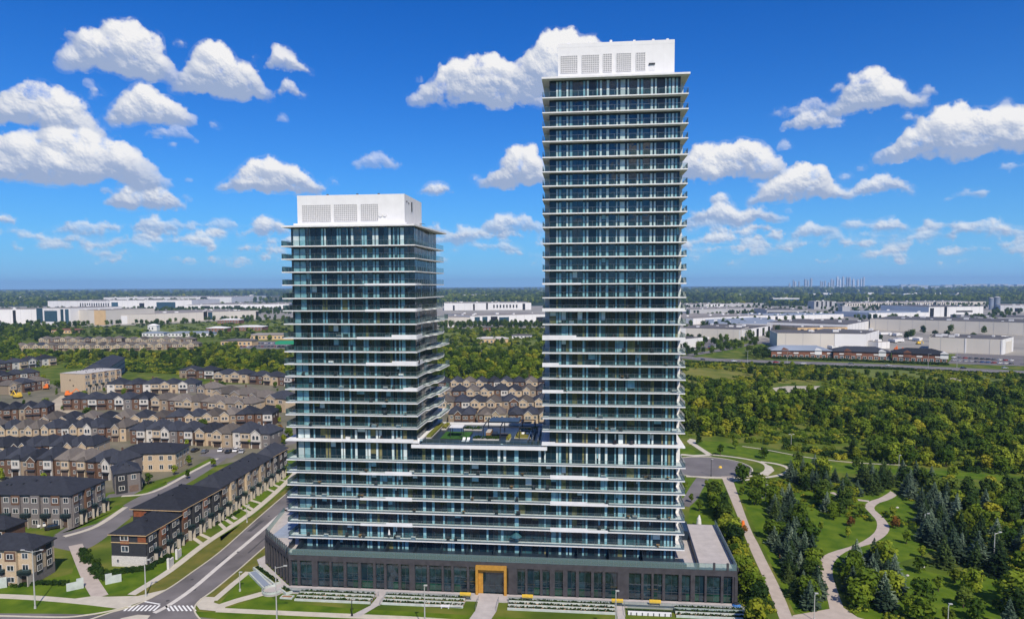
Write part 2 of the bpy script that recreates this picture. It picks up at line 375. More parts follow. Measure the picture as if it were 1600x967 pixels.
X['stone'] = mat('charcoal_stone', (.055, .052, .057), .7, .25, .9, .3)
X['stone2'] = mat('charcoal_stone_edge', (.05, .045, .05), .7, .25, .9, .3)
X['gold'] = mat('gold_cladding', (.48, .25, .04), .45, .15, 1.5, .5, .15)
X['conc'] = mat('pale_concrete', (.46, .44, .41), .85, .12, .5, .2, coord='World')
X['paver'] = mat('terrace_paver', (.43, .40, .385), .85, .10, .6, .2, coord='World')
X['cpale'] = mat('planter_concrete', (.46, .50, .46), .8, .15, .8, .2, coord='World')
X['blueroof'] = mat('grey_blue_roof_paver', (.27, .32, .40), .8, .12, .5, .2)
X['louvre'] = mat('louvre_grey', (.66, .66, .66), .6, .1, 3)
X['dark'] = mat('dark_metal', (.02, .022, .026), .45, .2, 2, .5)
X['black'] = mat('black_void', (.008, .008, .010), .6, .2, 2)
X['asph'] = mat('asphalt', (.150, .138, .136), .9, .32, .12, .2, coord='World', detail=8)
X['asph2'] = mat('worn_asphalt', (.16, .15, .15), .9, .2, .12, .2, coord='World', detail=8)
X['median'] = mat('median_concrete', (.56, .53, .48), .9, .1, .6, coord='World')
X['paint'] = mat('road_paint', (.75, .75, .72), .7, .1, 3)
X['walk'] = mat('sidewalk_concrete', (.50, .46, .38), .9, .10, .5, .2, coord='World', detail=7)
X['path'] = mat('path_paving', (.43, .37, .32), .9, .10, .6, .2, coord='World', detail=7)
X['kerb'] = mat('kerb_concrete', (.52, .48, .38), .9, .1, 1, coord='World')
X['lawn'] = mat('lawn', (.045, .100, .006), .95, .3, .22, .1, col2=(.125, .180, .014), coord='World', detail=9)
X['mead'] = mat('meadow', (.10, .13, .018), .95, .3, .06, .1, col2=(.22, .20, .05), coord='World', detail=9)
X['verge'] = mat('dry_verge_grass', (.09, .11, .02), .95, .3, .3, .1, col2=(.17, .15, .035), coord='World', detail=9)
X['hedge'] = leafmat('hedge_leaf', (.012, .035, .006), (.025, .06, .008), (.05, .09, .012), .8)
X['turf'] = mat('roof_turf', (.03, .10, .015), .95, .3, 1)
X['wood'] = mat('timber', (.30, .17, .08), .8, .2, 2)
X['bark'] = mat('bark', (.07, .05, .035), .9, .2, 3)
X['orange'] = mat('orange_plastic', (.75, .18, .03), .6, .15, 2)
X['yellow'] = mat('yellow_paint', (.75, .50, .06), .6, .15, 2)
X['blue'] = mat('blue_tarp', (.04, .18, .50), .6, .15, 2)
X['pole'] = mat('galvanised_pole', (.52, .52, .48), .5, .1, 2, .4, .3)
X['tyre'] = mat('tyre_rubber', (.02, .02, .02), .9, .1, 2)

# ------------------------------------------------------------------ the glass towers (local x along the front, y away from the street)
OO = Vector((6.987, 148.5, 0)); YAW = -math.radians(5.8)
def BL(a, v, z=0): return OO + Vector((math.cos(YAW) * a - math.sin(YAW) * v, math.sin(YAW) * a + math.cos(YAW) * v, z))
def Linv(p):
    d = Vector(p) - OO; return (math.cos(YAW) * d.x + math.sin(YAW) * d.y, -math.sin(YAW) * d.x + math.cos(YAW) * d.y)
Z = [111.83, 107.6, 104.5, 101.5, 98.45, 95.1, 92.05, 89.05, 86.2, 83.2, 80.25, 76.8, 73.9, 71.0, 68.1, 65.1, 62.3, 59.3, 56.1, 53.05, 50.2,
     47.4, 44.45, 41.5, 38.65, 35.8, 32.8, 28.2, 25.3, 22.35, 19.45, 16.4, 13.5, 10.05]
GV = 1.7                                       # glass line behind the slab edge
unit = MB(); unit.box(0, 1, 0, 1, 0, 1); UNITM = {}
def unitmesh(mname):
    if mname not in UNITM: UNITM[mname] = unit.mesh('pane', [X[mname]])
    return UNITM[mname]
def strips(pxs, off, sc, y, v):
    """light facade strips measured across the picture at height y, as positions along the front"""
    res = []
    for x0, x1 in pxs:
        q = []
        for x in (x0, x1):
            d = ray(off + x / sc, y); c = Vector((0, 0, CAMH)); V = Vector((-math.sin(YAW), math.cos(YAW), 0)); P0 = BL(0, v)
            t = ((P0 - c).dot(V)) / d.dot(V); q.append(Linv(c + d * t)[0])
        res.append(tuple(q))
    return res
ST = strips([(215, 228), (232, 252), (285, 300), (308, 328), (400, 415), (425, 440), (492, 503), (514, 530), (560, 580), (628, 640), (655, 690), (703, 715), (770, 785),
             (795, 812), (862, 880), (890, 905), (960, 972), (985, 1002), (1008, 1026), (1035, 1050)], 820, 4.397, 200, GV)
SS = strips([(207, 240), (243, 275), (295, 305), (363, 376), (380, 392), (450, 462), (465, 475), (505, 515), (530, 545), (590, 602), (605, 620), (650, 664), (668, 685),
             (740, 755), (765, 775), (790, 800), (806, 828)], 400, 3.58, 360, GV)
SM = strips([(230, 250), (262, 285), (325, 345), (400, 414), (430, 455), (458, 480), (525, 545), (590, 600), (700, 715), (780, 800), (820, 840), (895, 925), (1060, 1080),
             (1100, 1112)], 600, 4.397, 700, GV)
def bays(st, a0, a1):
    """cuts a facade into light strips and darker panes between them"""
    res = []; x = a0
    for s0, s1 in st:
        g = s0 - x
        if g > .15:
            n = max(1, round(g / 1.35)); res += [(x + g * i / n, x + g * (i + 1) / n, 'D') for i in range(n)]
        res.append((s0, s1, 'L')); x = s1
    g = a1 - x
    if g > .15:
        n = max(1, round(g / 1.35)); res += [(x + g * i / n, x + g * (i + 1) / n, 'D') for i in range(n)]
    return res
class Facade:
    """panes of one building: the 300 largest become window parts, the rest one stuff part"""
    def __init__(s, root): s.root = root; s.p = []; s.mull = MB()
    def pane(s, face, u0, u1, z0, z1, mname, c=GV, th=.06): s.p.append((face, u0, u1, z0, z1, mname, c, th))
    def finish(s, limit=290):
        s.p.sort(key=lambda q: -(q[2] - q[1]) * (q[4] - q[3])); rest = MB(); mats = []
        for i, (face, u0, u1, z0, z1, mname, c, th) in enumerate(s.p):
            if face == 'F': b = (u0, u1, c, c + th)
            else: b = (c - th, c, u0, u1)                  # right-hand face at x = c
            if i < limit:
                link('window_pane', unitmesh(mname), s.root, (b[0], b[2], z0), 0, (b[1] - b[0], b[3] - b[2], z1 - z0))
            else:
                if X[mname] not in mats: mats.append(X[mname])
                rest.box(b[0], b[1], b[2], b[3], z0, z1, mats.index(X[mname]))
        if rest.f: rest.build('window_panes_far', mats, s.root, kind='stuff')
        if s.mull.f: s.mull.build('mullion_grid', [X['mull']], s.root, kind='stuff')
def fill_floor(F, bl, z0, z1, fl, rnd, top=False, c=GV):
    """fl: 0 at the roof .. 33 at the podium"""
    for k, (u0, u1, t) in enumerate(bl):
        key = random.Random(int(u0 * 37) + 5).random()
        r = rnd.random()
        if t == 'L':
            if fl <= 15: mn = 'gpale' if (key < .45 and fl < 12) else 'glight'
            else: mn = 'glight' if r < .42 else ('gteal' if r < .72 else ('gdark' if r < .93 else 'gwarm'))
            if fl == 26: mn = 'gpale' if r < .5 else ('glight' if r < .7 else 'gwarm')
            if 0.82 < key and fl > 6: mn = 'glight' if r < .8 else 'gteal'
        else:
            mn = 'gnavy' if key < .38 else 'gdark'
            if fl > 15 and mn == 'gdark' and r < .10: mn = 'gteal'
            if fl > 15 and r > .975: mn = 'gwarm'
            if fl > 15 and .95 < r < .975: mn = 'glight'
            if fl == 26: mn = 'gnavy'
        zz1 = z1 - (.55 if fl == 26 and t == 'L' else .12)
        if fl < 15 and t == 'L': zz1 = z1 - .35
        F.pane('F', u0 + .035, u1 - .035, z0 + .08, zz1, mn, c - .05 if t == 'L' else c)
        if t == 'D' and fl > 8 and rnd.random() < .09:
            q_ = rnd.choice([.35, .5, .7]); F.pane('F', u0 + .06, u1 - .06, zz1 - (zz1 - z0) * q_, zz1 - .03, rnd.choice(['gpale', 'glight', 'gwarm']), c - .03, .02)
        F.mull.box(u0 - .035, u0 + .035, c - .09, c + .03, z0, z1)
    F.mull.box(bl[0][0], bl[-1][1], c - .07, c + .03, z1 - .12, z1)
def slab(root, poly, z, th=.23, name='balcony_slab', m='slab'):
    b = MB(); b.prism(poly, z - th, z); return b.build(name, X[m], root)
def guard(root, pts, z, h=1.12, inset=.06, posts=1.5, gm='guard'):
    """glass balustrade along a polyline with posts and a top rail"""
    g = MB(); r = MB()
    for (p, q) in zip(pts[:-1], pts[1:]):
        p = Vector((*p, 0)); q = Vector((*q, 0)); L = (q - p).length; d = (q - p) / L; n = Vector((-d.y, d.x, 0)) * .012
        g.face([p + n + Vector((0, 0, z + .02)), q + n + Vector((0, 0, z + .02)), q + n + Vector((0, 0, z + h)), p + n + Vector((0, 0, z + h))])
        r.beam(p + Vector((0, 0, z + h)), q + Vector((0, 0, z + h)), .04, .03)
        k = max(1, round(L / posts))
        for i in range(k + 1):
            x = p + d * (L * i / k); r.box(x.x - .015, x.x + .015, x.y - .015, x.y + .015, z, z + h)
    o = g.build('glass_guard', X[gm], root); r.build('guard_rail', X['rail'], o); return o
def fascia(root, a0, a1, z, h, step=None):
    b = MB(); b.box(a0, a1, -.10, .10, z - .28, z + h); b.build('balcony_fascia', X['fascia'], root)

rnd = random.Random(3)
# ---- tall tower
T = thing('glass_tower', 'tall teal glass apartment tower with white balcony slabs and louvred white top', 'apartment tower', OO, YAW)
TA0, TA1 = 1.15, 28.85
core = MB(); core.box(TA0 + .02, TA1 - .02, GV + .1, 25.7, Z[26], Z[0] - .28); core.build('tower_wall', X['core'], T)
FT = Facade(T); bt = bays(ST, TA0, TA1)
for i in range(1, 27):
    fill_floor(FT, bt, Z[i], Z[i - 1] - .28, i, rnd)
roofpoly = [(-.5, 0), (30.6, 0), (30.6, 27), (-.5, 27)]
slab(T, [(-.45, -.05), (30.55, -.05), (30.55, 27), (-.45, 27)], Z[0], .38, 'roof_slab')
for i in range(1, 26):
    x0 = -.35 - (.12 * (i % 2) if i > 17 else 0); x1 = 30.3 + (.0 if i < 20 else .1 * (i % 2))
    slab(T, [(x0, 0), (x1, 0), (x1, 26.5), (x0, 26.5)], Z[i])
    guard(T, [(x0 + .08, 26), (x0 + .08, .08), (x1 - .08, .08), (x1 - .08, 26)], Z[i])
for i, a1, h in ((14, 8, .1), (16, 30, .42), (18, 7, .75), (20, 3.2, .62), (22, 4.2, .42)):
    fascia(T, -.4, a1, Z[i], h)
fascia(T, 7, 30.2, Z[18], .38)
fascia(T, 3.2, 12, Z[20], .22)
side = MB()
for i in range(1, 26):                         # pale privacy walls on the side balconies
    side.box(TA1 + .02, 30.0, 6.0, 6.12, Z[i], Z[i - 1] - .28); side.box(-.1, TA0 - .02, 6.0, 6.12, Z[i], Z[i - 1] - .28)
side.build('side_wall_panels', X['slab'], T, kind='stuff')
ph = MB(); ph.box(2.93, 27.72, 3.5, 21, Z[0] + .003, 119.75); ph.box(2.7, 27.9, 3.2, 21.2, Z[0] + .003, Z[0] + .75)
PH = ph.build('penthouse_wall', X['white'], T)
b = MB()
for k in range(1, 11): x = 2.93 + k * 2.25; b.box(x - .02, x + .02, 3.485, 3.5, Z[0] + .75, 119.7)
b.box(2.93, 27.72, 3.485, 3.5, 118.9, 118.94); b.build('panel_joints', X['louvre'], PH, kind='stuff')
def louvre(root, x0, x1, z0, z1, y, name='louvre_grid'):
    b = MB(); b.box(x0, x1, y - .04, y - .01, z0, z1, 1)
    n = max(3, int((x1 - x0) / .42)); k = max(3, int((z1 - z0) / .42))
    for i in range(n + 1): x = x0 + (x1 - x0) * i / n; b.box(x - .05, x + .05, y - .12, y - .04, z0, z1)
    for i in range(k + 1): z = z0 + (z1 - z0) * i / k; b.box(x0, x1, y - .10, y - .04, z - .06, z + .06)
    b.build(name, [X['louvre'], mat_louv], root)
mat_louv = mat('louvre_backing', (.38, .38, .39), .7, .1, 2)  # darker grey plate behind the louvre bars
def pl(off, sc, x, y, v=3.5):
    d = ray(off[0] + x / sc, off[1] + y / sc); c = Vector((0, 0, CAMH)); V = Vector((-math.sin(YAW), math.cos(YAW), 0)); P0 = BL(0, v)
    P = c + d * ((P0 - c).dot(V) / d.dot(V)); return Linv(P)[0], P.z
for (x0, x1, y0, y1) in ((247, 362, 208, 330), (392, 510, 202, 328), (538, 598, 195, 322), (630, 730, 190, 318), (764, 828, 187, 312)):
    A = pl((820, 40), 4.397, x0, y1); B = pl((820, 40), 4.397, x1, y0); louvre(PH, A[0], B[0], A[1], B[1], 3.5)
b = MB(); A = pl((820, 40), 4.397, 852, 270); b.box(A[0], A[0] + 1.3, 3.2, 3.5, A[1], A[1] + .25); b.build('wall_light', X['dark'], PH)
b = MB(); A = pl((820, 40), 4.397, 858, 312); b.box(A[0], A[0] + 1.1, 3.46, 3.5, A[1], A[1] + 1.15); b.build('service_door', X['louvre'], PH)
b = MB()
for x in (5, 9.5, 14, 19, 23, 26): b.box(x, x + .5, 3.8, 4.3, 119.74, 120.1); 
b.tube((9.5, 5, 119.7), (9.5, 5, 120.5), .05); b.tube((14.3, 5, 119.7), (14.3, 5, 120.6), .3, .3, 8)
b.build('roof_vent', X['white'], T)
FT.finish()

# ---- short tower
S = thing('glass_tower', 'shorter teal glass apartment tower with white slabs and white mechanical top', 'apartment tower', OO, YAW)
SA0, SA1 = -57.4, -29.0
core = MB(); core.box(SA0 + .02, SA1 - .1, GV + .1, 25, Z[26], 81.3 - .3); core.build('tower_wall', X['core'], S)
FS = Facade(S); bs = bays(SS, SA0, SA1)
sidebays = []
y = GV
for k in range(17): sidebays.append((GV + k * 1.37, GV + (k + 1) * 1.37))
for i in range(11, 27):
    zt = (81.3 if i == 11 else Z[i - 1]) - .28
    fill_floor(FS, bs, Z[i], zt, i, rnd)
    for k, (u0, u1) in enumerate(sidebays):
        r = rnd.random(); mn = 'gdark' if r < .55 else ('gnavy' if r < .75 else ('glight' if r > .93 else 'gteal'))
        if k in (11, 13): mn = 'gpale' if i < 16 else mn
        FS.pane('R', u0 + .04, u1 - .04, Z[i] + .08, zt - .12, mn, SA1)
        FS.mull.box(SA1 - .03, SA1 + .05, u0 - .04, u0 + .04, Z[i], zt)
slab(S, [(-59.0, -.05), (-28.5, -.05), (-26.6, 26.5), (-59.0, 26.5)], 81.3, .36, 'roof_slab')
for i in range(11, 26):
    if i < 16: R_ = [(-28.4, 0), (-27.9, 8), (-27.5, 16), (-27.2, 25.5)]
    elif i % 2: R_ = [(-28.3, 0), (-28.3, 1.5), (-28.1, 9.0), (-27.3, 9.6), (-27.2, 13.6), (-26.4, 14.4), (-26.0, 24.6), (-27.2, 26)]
    else: R_ = [(-28.3, 0), (-28.2, 8.0), (-27.5, 8.6), (-27.3, 12.6), (-26.7, 13.4), (-26.5, 19.6), (-27.6, 26)]
    if i >= 18: R_ = [(x + (.25 if q > 3 else 0), yv) for q, (x, yv) in enumerate(R_)]
    x0 = -59.15 + (.15 * (i % 2) if i > 16 else 0)
    slab(S, [(x0, 0)] + R_ + [(x0, 26.5)], Z[i])
    guard(S, [(x0 + .08, 26), (x0 + .08, .08)] + [(x - .08, yv + (.08 if q == 0 else 0)) for q, (x, yv) in enumerate(R_)], Z[i])
for i, a0, h in ((14, -40, .18), (16, -36.5, .42), (18, -34, .75), (20, -34, .75), (22, -31.5, .55)):
    fascia(S, a0, -28.3, Z[i], h)
    b = MB(); b.box(-28.42, -28.22, -.1, 5, Z[i] - .28, Z[i] + h); b.build('balcony_fascia', X['fascia'], S)
for i, a0, a1, h in ((16, -40, -36.5, .2), (18, -42, -34, .25), (20, -40, -34, .4), (22, -44, -31.5, .15)): fascia(S, a0, a1, Z[i], h)
ph = MB(); ph.box(-56.6, -31.55, 3.5, 20, 81.303, 88.35); ph.box(-57.3, -31.0, 2.8, 20.5, 81.303, 82.0); PS = ph.build('penthouse_wall', X['white'], S)
for (x0, x1, y0, y1) in ((260, 418, 108, 203), (438, 565, 105, 200), (588, 683, 103, 197)):
    A = pl((400, 290), 3.58, x0, y1); B = pl((400, 290), 3.58, x1, y0); louvre(PS, A[0], B[0], A[1], B[1], 3.5)
b = MB()
for k in range(1, 11): x = -56.6 + k * 2.28; b.box(x - .02, x + .02, 3.485, 3.5, 82.0, 88.3)
for k in range(1, 7): y = 3.5 + k * 2.3; b.box(-31.55, -31.53, y - .02, y + .02, 82, 88.3)
b.build('panel_joints', X['louvre'], PS, kind='stuff')
b = MB(); A = pl((400, 290), 3.58, 690, 165); b.tube((A[0] + .3, 3.3, A[1]), (A[0] + .3, 3.5, A[1]), .45, .45, 10); b.tube((A[0] + 1.3, 3.3, A[1]), (A[0] + 1.3, 3.5, A[1]), .45, .45, 10); b.build('round_vent', X['louvre'], PS)
b = MB(); b.box(-31.55, -31.4, 9.6, 10.2, 85.0, 87.2); b.box(-31.55, -31.42, 5.2, 5.6, 86.7, 87); b.box(-31.55, -31.42, 7, 7.4, 86.5, 86.8); b.build('wall_pipe', X['dark'], PS)
b = MB()
for x in (-50, -43, -38): b.box(x, x + .4, 4.5, 4.9, 88.34, 88.7)
b.tube((-30.3, 13, 81.3), (-30.3, 13, 82.6), .06); b.tube((-30.3, 13, 82.6), (-29.2, 13.6, 82.4), .05); b.tube((-29.8, 12, 81.3), (-29.8, 12, 82.4), .05); b.build('roof_vent', X['dark'], S)
FS.finish()

# ---- shared base block below the towers
B_ = thing('apartment_base', 'broad eight storey glass base joining the two towers, long white balcony lines', 'apartment building', OO, YAW)
core = MB(); core.box(SA0 + .02, TA1 - .02, GV + .1, 22.5, 7.35, Z[26] - .3); core.build('base_wall', X['core'], B_)
slab(B_, [(-59.3, -.02), (-28.1, -.02), (-28.1, 26.5), (-59.3, 26.5)], Z[26], .34)
slab(B_, [(-.6, -.02), (30.45, -.02), (30.45, 26.5), (-.6, 26.5)], Z[26], .34)
FB = Facade(B_); bb = bays(SS + SM[1:] if SM[0][0] < SS[-1][1] else SS + SM, SA0, TA1)
allst = sorted([s for s in SS] + [s for s in SM if s[0] > SA1 + .3 and s[1] < TA0 - .3] + [s for s in ST]); bb = bays(allst, SA0, TA1)
for i in range(27, 35):
    z0 = Z[i] if i < 34 else 7.32; zt = Z[i - 1] - .30
    if i == 27: pass
    r0 = 26 if i == 27 else i
    fill_floor(FB, bb, z0, zt, r0, rnd)
for i in range(27, 34):
    x0, x1 = -59.3 + .1 * (i % 2), 30.5 + .1 * (i % 2)
    slab(B_, [(x0, 0), (x1, 0), (x1, 26.5), (x0, 26.5)], Z[i])
    guard(B_, [(x0 + .08, 20), (x0 + .08, .08), (x1 - .08, .08), (x1 - .08, 24)], Z[i])
for i in (28, 30, 32):
    fascia(B_, -36, -29.9, Z[i], .55); fascia(B_, -42, -36, Z[i], .2); fascia(B_, 1.3, 9.5, Z[i], .62); fascia(B_, 9.5, 14.0, Z[i], .3)
fascia(B_, -40, -29.4, Z[26], .55); fascia(B_, -46, -40, Z[26], .25); fascia(B_, -.5, 2.4, Z[26], .55); fascia(B_, 2.4, 30, Z[26], .22)
# middle roof
RZ = 32.15
b = MB(); b.box(-29.9, .6, -.05, 21.5, RZ - .75, RZ); b.build('roof_slab', X['fascia'], B_)
b = MB(); b.box(-28.0, -.7, .4, 21.2, RZ + .005, RZ + .06); b.build('roof_terrace', X['blueroof'], B_)
guard(B_, [(-28.0, .3), (-.8, .3)], RZ, 1.2)
b = MB(); b.box(-28.0, -.7, 21.2, 21.45, RZ, RZ + .9); b.build('parapet', X['fascia'], B_)
side = MB()
for i in range(27, 34): side.box(TA1 + .02, 30.2, 6.0, 6.12, Z[i], Z[i - 1] - .3)
for i in range(27, 34): side.box(TA1 + .02, 30.2, 13, 13.12, Z[i], Z[i - 1] - .3)
side.build('side_wall_panels', X['slab'], B_, kind='stuff')
FB.finish()
def lt(name, label, cat, a, v, z=0, group=None, rz=0): return thing(name, label, cat, BL(a, v, z), YAW + rz, group)
# roof garden pieces (each lies on the roof)
def rg(px, py): q = Linv(at(px, py, RZ)); return q
g0, g1 = rg(699, 687), rg(737, 673)
t = lt('turf_bed', 'square green turf bed on the roof terrace between the towers', 'planter', -24.3, 4.2, RZ + .06)
b = MB(); b.box(0, 6.6, 0, 7.5, 0, .45); b.build('planter_box', X['dark'], t); b = MB(); b.box(.1, 6.5, .1, 7.4, .451, .55); b.build('turf', X['turf'], t)
t = lt('pergola', 'small dark pergola frame standing on the roof turf bed', 'pergola', -22.0, 5.2, RZ + .62)
b = MB()
for x in (0, 2.6):
    for y in (0, 2.6): b.box(x, x + .12, y, y + .12, 0, 2.3)
b.build('pergola_frame', X['dark'], t); b = MB(); b.box(-.2, 2.9, -.2, 2.9, 2.3, 2.42); b.build('pergola_roof', X['fascia'], t)
t = lt('pergola', 'large black pergola with solid canopy at the back of the roof terrace', 'pergola', -14.6, 6.5, RZ + .06)
b = MB()
for x in (0, 4, 8.4, 11.5):
    for y in (0, 9): b.box(x, x + .2, y, y + .2, 0, 3)
for y in (0, 9): b.box(0, 11.7, y, y + .2, 2.8, 3.0)
for x in (0, 4, 8.4, 11.5): b.box(x, x + .2, 0, 9, 2.805, 2.995)
b.build('pergola_frame', X['dark'], t); b = MB(); b.box(.8, 8.0, 4.5, 9.6, 3.01, 3.3); b.build('canopy', X['core'], t)
t = lt('lounge_set', 'dark lounge seating under the large roof pergola', 'sofa set', -12.8, 8.6, RZ + .06)
b = MB(); b.box(0, 4.5, 0, 1, 0, .75); b.box(0, 1, 1, 3.5, 0, .75); b.build('sofa', X['dark'], t); b = MB(); b.box(1.8, 3.4, 1.8, 2.8, 0, .4); b.build('low_table', X['wood'], t)
t = lt('barbecue_counter', 'brown kitchen counter beside the roof pergola', 'counter', -14.2, 9.0, RZ + .06); b = MB(); b.box(0, 1.0, 0, 5, 0, 1); b.build('counter', X['wood'], t); b = MB(); b.box(-.05, 1.05, -.05, 5.05, 1, 1.08); b.build('counter_top', X['conc'], t)
t = lt('planter', 'tan sedum planter bed on the right half of the roof terrace', 'planter', -7.3, 6.5, RZ + .06); b = MB(); b.box(0, 3.8, 0, 6.5, 0, .35); b.build('planter_box', X['conc'], t); b = MB(); b.box(.15, 3.65, .15, 6.35, .351, .5); b.build('sedum', X['mead'], t)
for k, (a, l) in enumerate(((-2.9, 'left one of the two black screens near the tall tower on the roof terrace'), (-1.6, 'right one of the two black screens near the tall tower on the roof terrace'))):
    t = lt('planter_screen', l, 'screen', a, 1.5, RZ + .06, 'black roof terrace screens'); b = MB(); b.box(0, .25, 0, 12, 0, 1.15); b.build('screen_wall', X['dark'], t)
    b = MB()
    for j in range(7): b.box(-.03, .28, .1 + j * 1.9, .2 + j * 1.9, 0, 1.35)
    b.build('screen_posts', X['rail'], t, kind='stuff')
t = lt('planter_screen', 'low dark screen between the tan bed and the blue paving of the roof terrace', 'screen', -3.9, 2.5, RZ + .06); b = MB(); b.box(0, .2, 0, 9, 0, .9); b.build('screen_wall', X['dark'], t); b = MB(); b.box(-.02, .22, 0, 9, .9, .96); b.build('screen_cap', X['rail'], t)
t = lt('planter', 'brown grass planter along the short tower on the roof terrace', 'planter', -27.7, 5, RZ + .06); b = MB(); b.box(0, 1.3, 0, 15, 0, .5); b.build('planter_box', X['conc'], t); b = MB(); b.box(.1, 1.2, .1, 14.9, .501, .95); b.build('grasses', X['mead'], t)

lr0 = random.Random(12)
for k, (a, v, w_, d_) in enumerate(((-26.0, 14.5, 1.2, 5.5), (-16.6, 4.2, 6.0, .9), (-8.9, 3.2, .9, 4.0), (-20.5, 14.5, 4.5, .9), (-6.8, 15, 4.5, .9))):
    t = lt('planter', ('grassy planter at the back left', 'low hedge planter at the glass edge', 'narrow planter left of the tan bed', 'hedge planter at the rear parapet', 'shrub planter at the rear right')[k] + ' of the roof terrace', 'planter', a, v, RZ + .06)
    b = MB(); b.box(0, w_, 0, d_, 0, .55); b.build('planter_box', X['conc'], t); b = MB()
    for _ in range(int(w_ * d_ * 26)):
        p = Vector((lr0.uniform(.1, w_ - .1), lr0.uniform(.1, d_ - .1), lr0.uniform(.5, 1.15))); u = Vector((lr0.gauss(0, 1), lr0.gauss(0, 1), lr0.gauss(0, .6))).normalized(); q = u.orthogonal().normalized(); b.face([p - u * .16 - q * .16, p + u * .16 - q * .16, p + u * .16 + q * .16, p - u * .16 + q * .16])
    b.build('planter_shrubs', X['hedge' if k % 2 else 'mead'], t, kind='stuff')
for k in range(5):
    t = lt('sun_lounger', f'{ORD[k]} of the pale sun loungers on the roof terrace', 'sun lounger', -5.9 + (k % 3) * 1.0 - (k // 3) * 13, 9.0 - (k // 3) * 6.5, RZ + .06, 'sun loungers on the roof terrace'); b = MB(); b.box(0, .65, 0, 1.3, .3, .38); b.build('seat', X['white'], t); b = MB(); b.face([(0, 1.3, .38), (.65, 1.3, .38), (.65, 1.9, .85), (0, 1.9, .85)]); b.face([(0, 1.3, .34), (0, 1.9, .81), (.65, 1.9, .81), (.65, 1.3, .34)]); b.build('backrest', X['white'], t)
    b = MB()
    for x in (.02, .57):
        for y in (.05, 1.2): b.box(x, x + .06, y, y + .06, 0, .3)
    b.build('legs', X['rail'], t)
# ---- podium
P = thing('podium', 'two storey charcoal stone podium with tall windows and gold framed entrance', 'podium building', OO, YAW)
PT = 7.3; PV = -4.0
pod = [(-57.5, PV), (41.0, PV), (41.9, 24.5), (-71.5, 24.5), (-68.6, 7.6)]
b = MB(); b.prism([(-57.2, PV + .7), (40.4, PV + .7), (41.3, 24.3), (-71.1, 24.3), (-68.1, 7.9)], .05, 6.2); b.build('podium_wall', X['core'], P)
b = MB(); b.prism(pod, 6.2, 7.34); b.build('stone_lintel', X['stone'], P)
b = MB(); b.prism([(-57.2, PV + .4), (40.7, PV + .4), (41.6, 24.2), (-71.2, 24.2), (-68.2, 7.8)], 7.343, 7.38); b.build('terrace_floor', X['paver'], P)
cx = []
for a, c in ((275, 295), (340, 355), (430, 465), (540, 552), (628, 645), (718, 735), (812, 828), (880, 895), (970, 985), (1038, 1072), (1148, 1162), (1240, 1252), (1300, 1315), (1398, 1412)):
    cx.append((pl((380, 760), 4.0, a, 560, PV)[0], pl((380, 760), 4.0, c, 560, PV)[0]))
for a, c in ((125, 175), (220, 232), (305, 318), (360, 388), (435, 460), (508, 525), (595, 610), (660, 675), (745, 810), (880, 893), (938, 950), (1000, 1015), (1092, 1110), (1160, 1185), (1240, 1252), (1332, 1347), (1398, 1415)):
    cx.append((pl((760, 760), 3.636, a, 560, PV)[0], pl((760, 760), 3.636, c, 560, PV)[0]))
cx[0] = (-57.5, cx[0][1]); cx[-1] = (cx[-1][0], 41.0)
for a, c in cx:
    b = MB(); b.box(a, c, PV - .02, PV + .7, .25, 6.2 - .002); b.build('stone_pier', X['stone'], P)
FP = Facade(P)
for (a, c), (d, e) in zip(cx[:-1], cx[1:]):
    if -15.2 < c < -8.5: continue
    w_ = d - c; n = 2 if w_ > 1.1 else 1
    for k in range(n):
        u0, u1 = c + w_ * k / n, c + w_ * (k + 1) / n
        r = rnd.random(); mn = 'gdark' if r < .8 else ('gpod' if r < .93 else 'gnavy')
        FP.pane('F', u0 + .04, u1 - .04, 2.1, 6.15, mn, PV + .5); FP.pane('F', u0 + .04, u1 - .04, .3, 2.0, 'gpod' if rnd.random() < .45 else 'gdark', PV + .5)
        FP.mull.box(u0 - .03, u0 + .03, PV + .42, PV + .56, .3, 6.15)
    FP.mull.box(c, d, PV + .42, PV + .56, 2.0, 2.1)
FP.finish()
# angled left wing and right return: piers and panes along a line
def wingwall(p, q, n, gname='angled_window'):
    p = Vector(p); q = Vector(q); L = (q - p).length; d = (q - p) / L; ang = math.atan2(d.y, d.x)
    for k in range(n + 1):
        o = MB(); s = L * k / n; o.box(-.22, .22, -.05, .6, .25, 6.198); o.build('stone_pier', X['stone'], P, (p.x + d.x * s, p.y + d.y * s, 0), ang)
    for k in range(n):
        o = MB(); s = L * k / n; o.box(.22, L / n - .22, .35, .42, .3, 6.15); o.build(gname, X['gdark' if k % 2 else 'gnavy'], P, (p.x + d.x * s, p.y + d.y * s, 0), ang)
wingwall((-68.6, 7.6), (-57.5, PV), 8); wingwall((-71.5, 24.5), (-68.6, 7.6), 8); wingwall((41.0, PV), (41.9, 24.5), 10)
